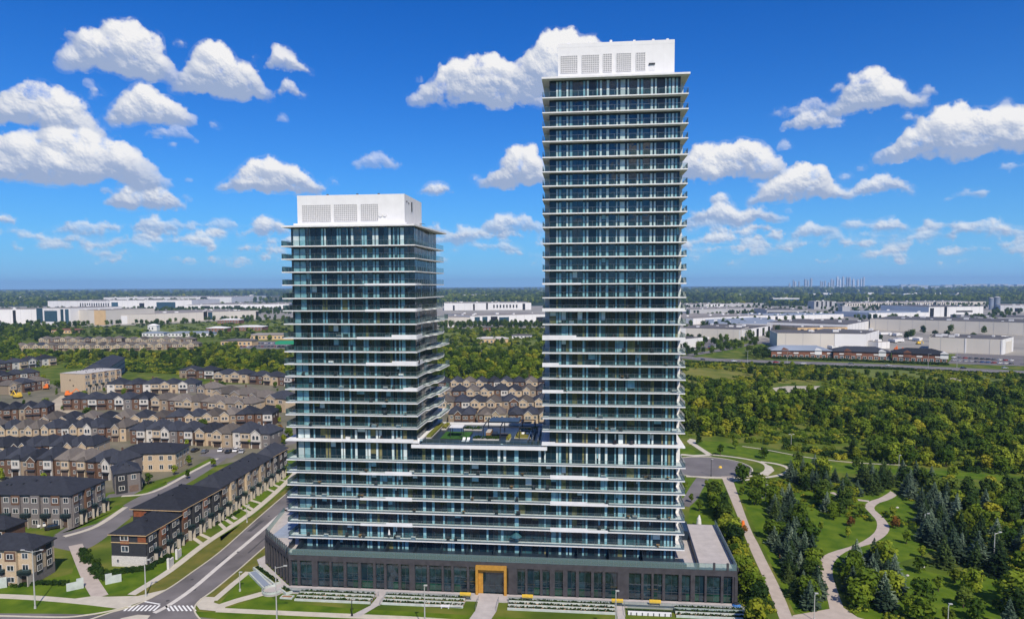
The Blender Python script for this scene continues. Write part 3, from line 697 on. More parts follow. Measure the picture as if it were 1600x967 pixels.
# gold entrance portal
b = MB(); g0, g1 = -14.8, -8.0
b.box(g0, g0 + .55, PV - .75, PV + 2.2, .1, 6.7); b.box(g1 - .55, g1, PV - .75, PV + 2.2, .1, 6.7); b.box(g0 + .55, g1 - .55, PV - .75, PV + 2.2, 5.9, 6.7)
b.box(g0 + .55, g0 + 1.5, PV + .3, PV + 2.2, .1, 5.9); b.box(g0 + 1.5, g1 - .55, PV + .3, PV + 2.2, 5.0, 5.9)
b.build('entrance_portal', X['gold'], P)
b = MB(); b.box(g0 + 1.5, g1 - .55, PV + .6, PV + .66, .1, 5.0); b.build('entrance_glass', X['gdark'], P)
b = MB()
for k in range(4): x = g0 + 1.5 + k * 1.55; b.box(x, x + .08, PV + .5, PV + .6, .1, 5.0)
b.box(g0 + 1.5, g1 - .55, PV + .5, PV + .6, 2.5, 2.6); b.build('entrance_door', X['dark'], P)
# terrace guard, screens and roof edges
o = guard(P, [(-71.0, 24), (-68.3, 7.7), (-57.3, PV + .12)], 7.38, 1.4, posts=1.4, gm='guard2')
for k in range(14):
    t0 = k / 14; x = -68.3 + 11 * t0; y = 7.7 - 11.45 * t0; b = MB(); b.box(x - .12, x + .12, y - .12, y + .12, 7.343, 8.85); b.build('guard_post', X['stone2'], P)
pts = [(-57.3, PV + .12), (40.85, PV + .12), (41.6, 24)]
guard(P, pts, 7.38, 1.45, posts=1.6, gm='guard2')
b = MB(); b.box(-57.0, 30.6, PV + .75, PV + 1.5, 7.384, 8.1); b.build('terrace_ledge', X['gnavy'], P)
b = MB(); b.box(-57.0, 30.6, PV + 1.52, GV + .05, 7.382, 7.40); b.build('dark_floor_strip', X['core'], P)  # thin dark sheet over the front strip of the terrace floor
for px in (449, 463, 521, 562, 600, 645, 686, 727, 770, 813, 856, 902, 952, 1005):
    A = pl((0, 0), 1, px, 862, PV + 1.5)[0]
    b = MB(); b.face([(A, PV + .5, 7.385), (A, GV - .05, 7.385), (A, GV - .05, 9.55), (A, PV + .9, 8.4)]); b.face([(A + .08, PV + .5, 7.385), (A + .08, PV + .9, 8.4), (A + .08, GV - .05, 9.55), (A + .08, GV - .05, 7.385)])
    b.face([(A, PV + .9, 8.4), (A, GV - .05, 9.55), (A + .08, GV - .05, 9.55), (A + .08, PV + .9, 8.4)]); b.face([(A, PV + .5, 7.385), (A, PV + .9, 8.4), (A + .08, PV + .9, 8.4), (A + .08, PV + .5, 7.385)]); b.build('privacy_screen', X['core'], P)
b = MB(); b.beam((33.0, PV + .3, 7.3), (34.2, 22.8, 7.3), .35, 1.25); b.build('dividing_wall', X['dark'], P)
b = MB(); b.beam((41.2, PV + .2, 7.3), (42.0, 24, 7.3), .25, .5); b.build('parapet', X['stone2'], P)
b = MB(); b.box(31.0, 33.4, 13, 22.6, 7.31, 9.6); b.build('stair_enclosure', X['core'], P)
for a in (36.2, 39.0): b = MB(); b.box(a - .22, a + .22, PV - .02, PV + .35, 7.35, 8.95); b.build('stone_pier', X['stone'], P)
b = MB(); b.box(-66, -58, 6, 16, 7.31, 7.9); b.build('roof_equipment', X['blueroof'], P)
b = MB()
for k in range(6): b.box(-66 + k * 1.5, -65.8 + k * 1.5, 2.5 - k * 0.9, 6, 7.9, 8.0)
# balcony furniture
def umbrella(a, v, z, label, closed):
    t = lt('patio_umbrella', label, 'umbrella', a, v, z); b = MB(); b.tube((0, 0, 0), (0, 0, 2.5), .03); b.build('pole', X['rail'], t)
    b = MB()
    if closed: b.tube((0, 0, .9), (0, 0, 2.3), .28, .06, 8)
    else:
        for i in range(8):
            t0, t1 = i * math.pi / 4, (i + 1) * math.pi / 4
            b.face([(1.35 * math.cos(t0), 1.35 * math.sin(t0), 1.45), (1.35 * math.cos(t1), 1.35 * math.sin(t1), 1.45), (0, 0, 2.6)]); b.face([(1.3 * math.cos(t1), 1.3 * math.sin(t1), 1.45), (1.3 * math.cos(t0), 1.3 * math.sin(t0), 1.45), (0, 0, 2.5)])
    b.build('canopy', X['white'] if closed else X['gteal'], t)
umbrella(pl((0, 0), 1, 806.5, 840, .9)[0], .9, Z[33], 'open teal patio umbrella on the lowest long balcony', False)
umbrella(pl((0, 0), 1, 608, 833, .9)[0], .9, Z[33], 'closed white patio umbrella on the lowest long balcony', True)
cm = {}
for kk, cc in (('balcony_chair', (.03, .03, .035)), ('balcony_box', (.62, .62, .6)), ('balcony_table', (.30, .16, .06))): cm[kk] = mat(kk + '_finish', cc, .6, .2, 3, rnd=.5)
chair = MB(); chair.box(0, .6, 0, .6, .25, .42); chair.box(0, .6, .5, .6, .42, .95); chair.box(0, .07, 0, .6, .42, .62); chair.box(.53, .6, 0, .6, .42, .62)
for x in (0, .53):
    for y in (0, .53): chair.box(x, x + .07, y, y + .07, 0, .25)
tabl = MB(); tabl.box(0, .7, 0, .7, .5, .55); tabl.box(.3, .4, .3, .4, .04, .5); tabl.box(.1, .6, .1, .6, 0, .04)
boxm = MB(); boxm.box(0, 1.0, 0, .5, 0, .55); boxm.box(-.03, 1.03, -.03, .53, .55, .62)
CH = [('lounge_chair', 'dark lounge chair out on a glass tower balcony', 'chair', chair.mesh('chair', [cm['balcony_chair']]), 'chairs on the tower balconies'),
      ('side_table', 'small brown table out on a glass tower balcony', 'table', tabl.mesh('table', [cm['balcony_table']]), 'tables on the tower balconies'),
      ('storage_box', 'small pale storage box out on a glass tower balcony', 'storage box', boxm.mesh('box', [cm['balcony_box']]), 'storage boxes on the tower balconies')]
for k in range(150):
    i = rnd.choice([16, 17, 18, 19, 20, 21, 22, 23, 24, 25, 26, 28, 29, 30, 31, 32, 33, 33, 33]); a = rnd.uniform(-56, 28)
    if i < 27 and -28.5 < a < 1.5: continue
    q = rnd.choice([0, 0, 1, 2]); n_, l_, c_, me_, g_ = CH[q]; fo = ('lowest', 'second lowest', 'third lowest', 'fourth lowest', 'fifth lowest', 'sixth lowest', 'seventh lowest')
    if i > 27: l_ = f"{l_.split(' out on')[0]} on the {fo[33 - i]} long balcony, about {('far left', 'left', 'left of the middle', 'in the middle', 'right of the middle', 'right', 'far right')[min(6, int((a + 56) / 12))]}"
    else: l_ = f"{l_.split(' out on')[0]} on a {'short' if a < 0 else 'tall'} tower balcony, {('second', 'third', 'fourth', 'fifth', 'sixth', 'seventh', 'eighth', 'ninth', 'tenth', 'eleventh', 'twelfth')[26 - i]} floor above the long ones"
    link(n_, me_, None, BL(a, rnd.uniform(.35, .9), Z[i]), YAW + rnd.choice([0, math.pi]) * 0, None, l_, c_, g_)
# ------------------------------------------------------------------ ground, roads, paths
gm, gt, gb, GN, GL = nodes('ground_cover'); setp(gb, rough=.95, spec=.1)
geo = GN('ShaderNodeNewGeometry')
def noise_(sc, det=6):
    n = GN('ShaderNodeTexNoise'); n.inputs['Scale'].default_value = sc; n.inputs['Detail'].default_value = det; GL(geo.outputs['Position'], n.inputs['Vector']); return n.outputs[0]
def ramp_(src, stops):
    r = GN('ShaderNodeValToRGB'); GL(src, r.inputs[0]); e = r.color_ramp.elements
    e[0].position, e[0].color = stops[0][0], (*stops[0][1], 1); e[1].position, e[1].color = stops[-1][0], (*stops[-1][1], 1)
    for p, c in stops[1:-1]: k = e.new(p); k.color = (*c, 1)
    return r.outputs[0]
near = ramp_(noise_(.09, 10), [(.3, (.045, .080, .010)), (.5, (.085, .125, .014)), (.7, (.17, .17, .035))])
vor = GN('ShaderNodeTexVoronoi'); vor.inputs['Scale'].default_value = .0016; GL(geo.outputs['Position'], vor.inputs['Vector'])
vs = GN('ShaderNodeSeparateColor'); GL(vor.outputs['Color'], vs.inputs[0])
far = ramp_(vs.outputs[0], [(.1, (.012, .026, .012)), (.5, (.022, .042, .014)), (.8, (.06, .075, .025)), (.95, (.12, .11, .05))])
ln = GN('ShaderNodeVectorMath'); ln.operation = 'LENGTH'; GL(geo.outputs['Position'], ln.inputs[0])
mr = GN('ShaderNodeMapRange'); mr.inputs[1].default_value = 900; mr.inputs[2].default_value = 2200; GL(ln.outputs['Value'], mr.inputs[0])
gx = GN('ShaderNodeMix'); gx.data_type = 'RGBA'; GL(mr.outputs[0], gx.inputs[0]); GL(near, gx.inputs[6]); GL(far, gx.inputs[7]); GL(gx.outputs[2], gb.inputs['Base Color'])
b = MB(); b.face([(-60000, -60000, 0), (60000, -60000, 0), (60000, 60000, 0), (-60000, 60000, 0)]); b.build('ground', gm, kind='structure')
def sheet(name, pts, z, m, kind='structure'):
    P_ = [tuple(at(*p)[:2]) + (z,) for p in pts]
    a = sum(P_[i][0] * P_[(i + 1) % len(P_)][1] - P_[(i + 1) % len(P_)][0] * P_[i][1] for i in range(len(P_)))
    if a < 0: P_ = P_[::-1]
    b = MB(); b.face(P_); return b.build(name, X[m] if isinstance(m, str) else m, kind=kind)
def smooth(pts, n=6):
    o = []
    for i in range(len(pts) - 1):
        p0 = pts[max(i - 1, 0)]; p1 = pts[i]; p2 = pts[i + 1]; p3 = pts[min(i + 2, len(pts) - 1)]
        for k in range(n):
            t = k / n; o.append(tuple(.5 * ((2 * b_) + (-a_ + c_) * t + (2 * a_ - 5 * b_ + 4 * c_ - d_) * t * t + (-a_ + 3 * b_ - 3 * c_ + d_) * t ** 3) for a_, b_, c_, d_ in zip(p0, p1, p2, p3)))
    o.append(tuple(pts[-1])); return o
def ribbon(name, pts, w, z, m, sm=True, h=0, kind='structure'):
    """strip of width w along world points; h > 0 makes it a raised strip"""
    P_ = smooth([tuple(p[:2]) for p in pts]) if sm else [tuple(p[:2]) for p in pts]
    L_, R_ = [], []
    for i, p in enumerate(P_):
        a = P_[max(i - 1, 0)]; c = P_[min(i + 1, len(P_) - 1)]; d = Vector((c[0] - a[0], c[1] - a[1])).normalized(); n = Vector((-d.y, d.x)) * w / 2
        L_.append((p[0] + n.x, p[1] + n.y)); R_.append((p[0] - n.x, p[1] - n.y))
    b = MB(); z1 = z + h
    for i in range(len(P_) - 1):
        b.face([(*R_[i], z1), (*R_[i + 1], z1), (*L_[i + 1], z1), (*L_[i], z1)])
        if h:
            b.face([(*R_[i], 0), (*R_[i + 1], 0), (*R_[i + 1], z1), (*R_[i], z1)]); b.face([(*L_[i + 1], 0), (*L_[i], 0), (*L_[i], z1), (*L_[i + 1], z1)])
    return b.build(name, X[m] if isinstance(m, str) else m, kind=kind)
def A(*pts): return [at(*p) for p in pts]
def quadstrip(name, Lp, Rp, z, m):
    Ls = smooth([tuple(at(*p)[:2]) for p in Lp]); Rs = smooth([tuple(at(*p)[:2]) for p in Rp]); n = 40
    def samp(P_, t): f = t * (len(P_) - 1); i = min(int(f), len(P_) - 2); f -= i; return tuple(P_[i][k] * (1 - f) + P_[i + 1][k] * f for k in (0, 1))
    b = MB()
    for i in range(n):
        l0, l1, r0, r1 = samp(Ls, i / n), samp(Ls, (i + 1) / n), samp(Rs, i / n), samp(Rs, (i + 1) / n)
        b.face([(*r0, z), (*r1, z), (*l1, z), (*l0, z)])
    for i, f in enumerate(b.f):
        p = [b.v[k] for k in f]; a = sum(p[k][0] * p[(k + 1) % 4][1] - p[(k + 1) % 4][0] * p[k][1] for k in range(4))
        if a < 0: b.f[i] = f[::-1]
    return b.build(name, X[m], kind='structure')
# main road beside the podium
Lk_ = A((120, 975), (172, 957), (212, 945), (262, 920), (300, 894), (345, 861), (400, 812), (455, 765)) + [Vector((-72.5, 260, 0)), Vector((-70, 330, 0)), Vector((-64, 420, 0))]
Rk_ = A((330, 985), (308, 962), (304, 950), (312, 938), (335, 921), (374, 889), (413, 855)) + [Vector((-62.5, 200, 0)), Vector((-60.5, 240, 0)), Vector((-58, 330, 0)), Vector((-52, 420, 0))]
def strip2(name, Ls, Rs, z, m):
    Ls = smooth([tuple(p[:2]) for p in Ls]); Rs = smooth([tuple(p[:2]) for p in Rs]); b = MB(); n = 60
    def samp(P_, t): f = t * (len(P_) - 1); i = min(int(f), len(P_) - 2); f -= i; return tuple(P_[i][k] * (1 - f) + P_[i + 1][k] * f for k in (0, 1))
    for i in range(n):
        l0, l1, r0, r1 = samp(Ls, i / n), samp(Ls, (i + 1) / n), samp(Rs, i / n), samp(Rs, (i + 1) / n); b.face([(*r0, z), (*r1, z), (*l1, z), (*l0, z)])
    return b.build(name, X[m], kind='structure')
strip2('road', Lk_, Rk_, .012, 'asph')
b = MB(); b.face([(-160, 100, .008), (60, 100, .008), (60, 127.5, .008), (-30, 129.5, .008), (-66, 136.5, .008), (-95, 138.0, .008), (-160, 139.5, .008)]); b.build('road', X['asph'], kind='structure')
ribbon('kerb', Lk_, .3, 0, 'kerb', h=.14); ribbon('kerb', Rk_, .3, 0, 'kerb', h=.14)
ribbon('kerb', A((-40, 962), (0, 962), (97, 964), (140, 960), (174, 954), (200, 947)), .35, 0, 'kerb', h=.15)
ribbon('median_strip', A((241, 957), (262, 946), (300, 920), (345, 882), (400, 836), (445, 797)) + [Vector((-69.0, 205, 0)), Vector((-67.0, 240, 0)), Vector((-64, 330, 0))], 1.15, .016, 'median')
for k in range(8):
    ribbon('crosswalk_bar', A((194 + k * 6.5, 954), (200 + k * 6.5 + 4, 945)), .45, .016, 'paint', sm=False)
for k in range(7):
    ribbon('crosswalk_bar', A((259 + k * 6.6, 945.5), (265 + k * 6.8, 954)), .35, .016, 'paint', sm=False)
ribbon('stop_line', A((219, 938), (250, 943.5)), .4, .016, 'paint', sm=False)
sheet('traffic_island', [(187, 966), (215, 960), (235, 961), (230, 967), (210, 972)], .05, 'walk')
pa = mat('asphalt_patch', (.075, .072, .074), .95, .2, 1.0, coord='World')
for (x, y, w_, l_, a) in ((-71.5, 165, 1.6, 6, .05), (-73, 190, 1.2, 9, .06), (-69, 215, 2, 5, .05), (-72, 150, 1.0, 3.2, -.3), (-67, 181, .5, 22, .05)):
    b = MB(); c_, s_ = math.cos(a), math.sin(a); P_ = [(-w_ / 2, -l_ / 2), (w_ / 2, -l_ / 2), (w_ / 2, l_ / 2), (-w_ / 2, l_ / 2)]; b.face([(x + u * c_ + v * s_, y - u * s_ + v * c_, .0145) for u, v in P_]); b.build('road_patch', pa, kind='structure')
for k, (px, py) in enumerate(((262, 938), (300, 905), (372, 862), (420, 806), (205, 806))):
    p = at(px, py); b = MB(); b.tube((0, 0, .0), (0, 0, .03), .38, .38, 12); t = thing('manhole_cover', f'{("lowest", "second lowest", "third lowest", "highest")[k]} dark manhole cover on the diagonal road' if k < 4 else 'dark manhole cover in the residential street', 'manhole cover', (p.x, p.y, .012)); b.build('cover', pa, t)
# lawns
sheet('lawn', [(-60, 934), (0, 934), (135, 943), (184, 951), (172, 955), (97, 964), (0, 962), (-60, 962)], .006, 'lawn')
sheet('lawn', [(-60, 905), (20, 912), (64, 907), (112, 896), (117, 880), (146, 930), (120, 937), (60, 930), (0, 928), (-60, 927)], .006, 'lawn')
sheet('lawn', [(124, 857), (157, 890), (229, 886), (262, 860), (300, 852), (319, 846), (264, 889), (205, 926), (170, 929), (150, 900)], .006, 'lawn')
sheet('verge', [(205, 932), (264, 895), (322, 851), (399, 805), (460, 752), (466, 748), (455, 766), (400, 813), (345, 862), (300, 895), (262, 921), (224, 938)], .006, 'verge')
sheet('lawn', [(340, 818), (345, 845), (399, 799), (448, 752), (460, 740), (460, 700), (430, 720), (400, 770)], .006, 'lawn')
sheet('lawn', [(335, 922), (374, 890), (413, 856), (430, 872), (416, 882), (388, 895), (336, 940), (318, 938)], .006, 'verge')
sheet('lawn', [(340, 946), (386, 897), (396, 897), (415, 918), (400, 922)], .006, 'lawn')
sheet('lawn', [(345, 952), (420, 929), (428, 936), (480, 944), (560, 951), (640, 955), (742, 961), (735, 967), (640, 964), (480, 958)], .006, 'lawn')
sheet('lawn', [(305, 955), (480, 962), (640, 969), (800, 980), (1200, 1010), (1200, 1040), (310, 1010)], .006, 'lawn')
sheet('lawn', [(779, 963), (1140, 985), (1140, 1010), (770, 985)], .006, 'lawn')
# pavements
ribbon('sidewalk', A((-60, 930.5), (0, 931), (60, 934), (130, 940), (190, 947)), 2.0, 0, 'walk', h=.06)
sheet('sidewalk', [(110, 936), (146, 931), (168, 932), (205, 931), (215, 931), (262, 920), (238, 934), (200, 947), (184, 951), (140, 944)], .064, 'walk')
ribbon('sidewalk', A((205, 929), (264, 892), (322, 848), (383, 808), (416, 782), (448, 753)) + [Vector((-80, 262, 0)), Vector((-79, 330, 0))], 1.9, 0, 'walk', h=.06)
ribbon('footpath', A((118, 851), (130, 880), (143, 910), (157, 932)), 3.1, 0, 'path', sm=False, h=.05)
for (x0, y0, x1, y1) in ((292, 833, 318, 851), (297, 827, 330, 842), (337, 812, 352, 826), (345, 806, 363, 818), (352, 800, 369, 811), (375, 793, 392, 801), (383, 789, 397, 797), (391, 781, 411, 787), (415, 763, 431, 769), (425, 756, 440, 762), (433, 748, 449, 752)):
    ribbon('front_walk', A((x0, y0), (x1, y1)), 1.1, 0, 'walk', sm=False, h=.05)
ribbon('footpath', A((334, 938), (362, 914), (388, 893)), 1.5, 0, 'walk', sm=False, h=.05)
ribbon('footpath', A((334, 950), (370, 938), (417, 925)), 2.1, 0, 'walk', sm=False, h=.05)
sheet('sidewalk', [(306, 944), (313, 935), (322, 932), (338, 933), (334, 941), (352, 947), (352, 956), (312, 952)], .066, 'walk')
ribbon('sidewalk', A((340, 952.5), (480, 959), (640, 966), (800, 977), (1000, 990), (1200, 1003)), 1.8, 0, 'walk', sm=False, h=.055)
# residential streets
strip2('street', A((60, 850), (95, 833), (140, 818), (175, 800), (205, 782), (255, 757), (300, 735), (330, 715), (362, 690)), A((118, 862), (150, 850), (200, 812), (212, 802), (262, 772), (310, 745), (345, 722), (380, 697), (400, 680)), .010, 'asph2')
sheet('street', [(165, 778), (250, 768), (260, 756), (235, 763), (170, 772)], .014, 'asph2')
sheet('street', [(310, 712), (361, 716), (385, 700), (330, 702)], .018, 'asph2')
sheet('street', [(395, 690), (450, 668), (470, 668), (470, 690), (430, 700)], .014, 'asph2')
sheet('driveway', [(84, 836), (105, 823), (140, 818), (130, 835)], .022, 'asph2')
sheet('lawn', [(95, 833), (112, 829), (170, 800), (180, 790), (196, 790), (150, 818)], .026, 'lawn')
sheet('lawn', [(202, 776), (225, 764), (258, 750), (262, 757), (240, 765), (222, 773)], .026, 'lawn')
sheet('lawn', [(252, 757), (262, 750), (300, 730), (328, 716), (336, 718), (300, 735)], .026, 'lawn')
ribbon('sidewalk', A((100, 838), (150, 822), (196, 792)), 1.6, 0, 'walk', h=.06)
ribbon('sidewalk', A((190, 775), (240, 768), (300, 737), (340, 716)), 1.4, 0, 'walk', h=.06)
sheet('building_plot', [(60, 640), (95, 618), (150, 614), (180, 622), (90, 650), (70, 660)], .01, mat('bare_earth', (.42, .36, .26), .95, .15, .1, coord='World'))
sheet('street', [(0, 700), (470, 700), (470, 600), (0, 600)], .004, mat('backyards', (.10, .10, .06), .95, .4, .08, coord='World', col2=(.20, .18, .13)))
sheet('street', [(0, 770), (170, 770), (300, 735), (470, 700), (0, 700)], .004, bpy.data.materials['backyards'])
sheet('street', [(690, 664), (860, 664), (860, 596), (690, 596)], .004, bpy.data.materials['backyards'])
# park on the right
quadstrip('promenade', [(1127, 744), (1153, 808), (1167, 846), (1198, 915), (1218, 967), (1224, 985)], [(1143, 744), (1170, 819), (1185, 850), (1198, 877), (1222, 925), (1239, 967)], .05, 'path')
quadstrip('winding_path', [(1300, 975), (1296, 949), (1289, 922), (1279, 890), (1281, 874), (1297, 863), (1339, 850), (1366, 832), (1370, 815), (1360, 802), (1351, 791), (1359, 783), (1374, 778), (1388, 770), (1391, 767)],
          [(1328, 975), (1318, 949), (1306, 915), (1301, 897), (1304, 877), (1325, 860), (1359, 850), (1382, 838), (1390, 824), (1380, 808), (1366, 795), (1373, 786), (1388, 781), (1401, 774), (1397, 770)], .05, 'path')
ribbon('footpath', A((1299, 769), (1325, 778), (1358, 783)), 1.8, .045, 'path')
sheet('promenade', [(1224, 985), (1239, 961), (1296, 951), (1318, 949), (1340, 964), (1380, 975), (1380, 985)], .054, 'path')
b = MB(); c0 = at(1106, 729.5); 
el_ = []
for k in range(48):
    t0 = 2 * math.pi * k / 48; el_.append((c0.x + 15.5 * math.cos(t0), c0.y + 15.0 * math.sin(t0), .02))
b.face(el_); b.build('turning_circle', X['asph2'], kind='structure')
ring = [Vector((c0.x + 17.2 * math.cos(t0), c0.y + 16.6 * math.sin(t0), 0)) for t0 in [math.radians(q) for q in range(-95, 120, 12)]]
ribbon('kerb', [Vector((c0.x + 15.8 * math.cos(math.radians(q)), c0.y + 15.3 * math.sin(math.radians(q)), 0)) for q in range(-180, 181, 12)], .4, 0, 'kerb', h=.12)
ribbon('footpath', A((1094, 711), (1120, 711), (1160, 716), (1188, 722), (1198, 729), (1193, 738), (1165, 745), (1140, 748)), 1.5, .045, 'walk')
ribbon('footpath', A((1188, 721), (1215, 725), (1232, 732), (1222, 741), (1180, 748), (1143, 751)), 1.7, .05, 'walk')
sheet('plaza', [(1190, 722), (1206, 729), (1210, 735), (1200, 743), (1192, 742), (1198, 732)], .056, 'walk')
ribbon('footpath', A((1072, 744), (1100, 745), (1143, 746)), 1.6, .045, 'walk', sm=False)
ribbon('footpath', A((1078, 690), (1084, 694), (1096, 702), (1110, 711)), 2.4, .045, 'walk')
sheet('plaza', [(1073, 689), (1078, 685), (1087, 687), (1087, 692), (1078, 694)], .052, 'walk')
ribbon('footpath', A((1064, 710), (1085, 712), (1110, 711)), 2.8, .058, 'walk', sm=False)
ribbon('driveway', A((1098, 747), (1088, 762), (1079, 778), (1066, 790)), 4.2, .03, 'asph2')
ribbon('footpath', A((1196, 752), (1186, 760), (1184, 770), (1190, 778)), 1.2, .045, 'walk')
for pl_ in ([(1062, 690), (1078, 700), (1100, 712), (1062, 712)], [(1080, 688), (1130, 690), (1165, 700), (1200, 706), (1300, 722), (1600, 745), (1640, 752), (1600, 752), (1300, 738), (1235, 728), (1160, 712), (1110, 708)],
            [(1062, 746), (1090, 748), (1075, 785), (1062, 785)], [(1100, 748), (1125, 748), (1150, 808), (1160, 840), (1115, 830), (1075, 815), (1078, 790)]):
    sheet('lawn', pl_, .009, 'lawn')
sheet('lawn', [(1145, 750), (1190, 752), (1230, 745), (1350, 760), (1390, 762), (1405, 775), (1470, 790), (1460, 860), (1400, 880), (1330, 868), (1300, 900), (1290, 960), (1242, 958), (1200, 870)], .009, 'lawn')
sheet('meadow', [(1330, 880), (1400, 880), (1480, 900), (1640, 900), (1640, 990), (1330, 975)], .009, 'lawn')
ribbon('footpath', A((1160, 697), (1200, 703), (1260, 714), (1330, 722), (1420, 727)), .8, .03, 'walk')
sheet('meadow', [(1062, 575), (1250, 573), (1300, 592), (1250, 600), (1150, 596), (1062, 600)], .02, 'mead')
sheet('meadow', [(1250, 572), (1640, 584), (1640, 598), (1450, 592), (1300, 592)], .02, mat('rough_grass', (.08, .12, .015), .95, .3, .05, coord='World', col2=(.15, .17, .03)))
sheet('bare_patch', [(1207, 606), (1230, 603), (1282, 603), (1270, 611), (1215, 614)], .03, mat('bare_patch_sand', (.42, .38, .30), .95, .15, .2, coord='World'))
sheet('bare_patch', [(1470, 590), (1500, 591), (1520, 589), (1516, 594), (1480, 596)], .03, bpy.data.materials['bare_patch_sand'])
# highway and far roads
ribbon('highway', A((1062, 557), (1110, 562), (1200, 565), (1400, 572), (1640, 584)), 26, .05, 'asph2', sm=False)
ribbon('highway_verge', A((1062, 561.3), (1110, 564.5), (1200, 567.5), (1400, 574.6), (1640, 587)), 2.5, .06, 'lawn', sm=False)
ribbon('lane_line', A((1062, 557), (1110, 562), (1200, 565), (1400, 572), (1640, 584)), .5, .07, 'paint', sm=False)
ribbon('side_road', A((1075, 555), (1120, 548), (1160, 540), (1215, 531)), 12, .06, 'asph2', sm=False)
ribbon('side_road', A((1085, 558), (1130, 550), (1180, 541), (1225, 534)), 4, .065, 'lawn', sm=False)
ribbon('highway', A((600, 543), (690, 546.5), (780, 548.5), (860, 549)), 24, .05, 'asph2', sm=False)
sheet('parking_lot', [(365, 545), (455, 545), (455, 533), (372, 533)], .05, 'asph2')
sheet('parking_lot', [(1480, 568), (1600, 572), (1600, 556), (1495, 552)], .05, 'asph2')
sheet('parking_lot', [(1062, 548), (1100, 545), (1150, 531), (1062, 530)], .05, 'asph2')
yard = mat('industrial_yard', (.20, .19, .17), .95, .3, .012, coord='World', col2=(.34, .32, .28))
sheet('industrial_yard', [(1062, 531), (1160, 528), (1220, 545), (1460, 552), (1600, 556), (1640, 540), (1640, 476), (1062, 479)], .02, yard)
sheet('industrial_yard', [(680, 514), (860, 512), (860, 478), (680, 478)], .02, yard)
sheet('industrial_yard', [(-60, 512), (160, 510), (410, 500), (470, 495), (470, 474), (-60, 480)], .02, yard)
sheet('meadow', [(110, 517), (200, 511), (420, 500), (460, 502), (420, 512), (330, 522), (200, 524)], .03, bpy.data.materials['rough_grass'])
sheet('meadow', [(680, 545), (860, 546), (860, 515), (680, 516)], .02, bpy.data.materials['rough_grass'])
# ------------------------------------------------------------------ houses
slate = shingle('slate_shingle', (.028, .031, .040)); brownr = shingle('brown_shingle', (.098, .086, .075))
wc = {'cream': (.47, .37, .25), 'beige': (.35, .28, .20), 'tan': (.27, .21, .15), 'brown brick': (.13, .075, .05), 'grey': (.17, .155, .15), 'pale': (.56, .53, .48), 'dark': (.035, .037, .042)}
WM = {k: (brickmat(k.replace(' ', '_') + '_wall', tuple(c * .85 for c in v), tuple(c * 1.12 for c in v), tuple(c * 1.0 for c in v), 1.6)) for k, v in wc.items()}
X['trim'] = mat('white_trim', (.60, .58, .54), .6, .05, 2); X['wpane'] = glassmat('house_glass', (.012, .018, .025), (.05, .07, .09), rough=.08, spec=.7, rnd=.5)
X['cpost'] = mat('porch_post_cream', (.42, .38, .32), .8, .1, 2)
X['garage'] = mat('garage_door', (.10, .07, .055), .6, .2, 2, rnd=.6); X['orangeclad'] = mat('orange_brick_cladding', (.22, .070, .028), .8, .25, 1.2)
X['beigeclad'] = mat('beige_panel', (.56, .40, .22), .8, .08, 1)
def winmesh():
    b = MB()
    b.box(-.5, .5, -.07, 0, -.5, -.42, 0); b.box(-.5, .5, -.07, 0, .42, .5, 0); b.box(-.5, -.42, -.07, 0, -.42, .42, 0); b.box(.42, .5, -.07, 0, -.42, .42, 0)
    b.box(-.03, .03, -.05, 0, -.42, .42, 0); b.box(-.42, .42, -.03, 0, -.42, .42, 1); return b.mesh('window', [X['trim'], X['wpane']])
WIN = winmesh()
b = MB(); b.box(-.5, .5, -.06, 0, 0, 1, 0); 
for k in range(1, 4): b.box(-.48, .48, -.075, -.06, k * .25 - .01, k * .25 + .01, 0)
GAR = b.mesh('garage_door', [X['garage']])
b = MB(); b.box(-.5, .5, -.05, 0, 0, 1, 0); DOOR = b.mesh('door', [X['garage']])
def archmesh():
    b = MB(); p = []
    for k in range(13): t = math.pi * k / 12; p.append((.5 * math.cos(t), .5 * math.sin(t) * .7 + .15))
    pts = [(.5, -.5)] + p + [(-.5, -.5)]; q = [(x * .8, z * .86) for x, z in pts]
    n = len(pts)
    for i in range(n):
        j = (i + 1) % n; b.face([(pts[i][0], -.07, pts[i][1]), (q[i][0], -.07, q[i][1]), (q[j][0], -.07, q[j][1]), (pts[j][0], -.07, pts[j][1])], 0)
        b.face([(pts[i][0], 0, pts[i][1]), (pts[i][0], -.07, pts[i][1]), (pts[j][0], -.07, pts[j][1]), (pts[j][0], 0, pts[j][1])], 0)
    b.face([(x, -.03, z) for x, z in q], 1); return b.mesh('arched_window', [X['trim'], X['wpane']])
ARCH = archmesh()
def win(parent, x, z, w, h, y=0, face='F', me=None, name='window'):
    return link(name, me or WIN, parent, (x, y, z) if face == 'F' else (y, x, z), 0 if face == 'F' else math.pi / 2, (w, 1, h))
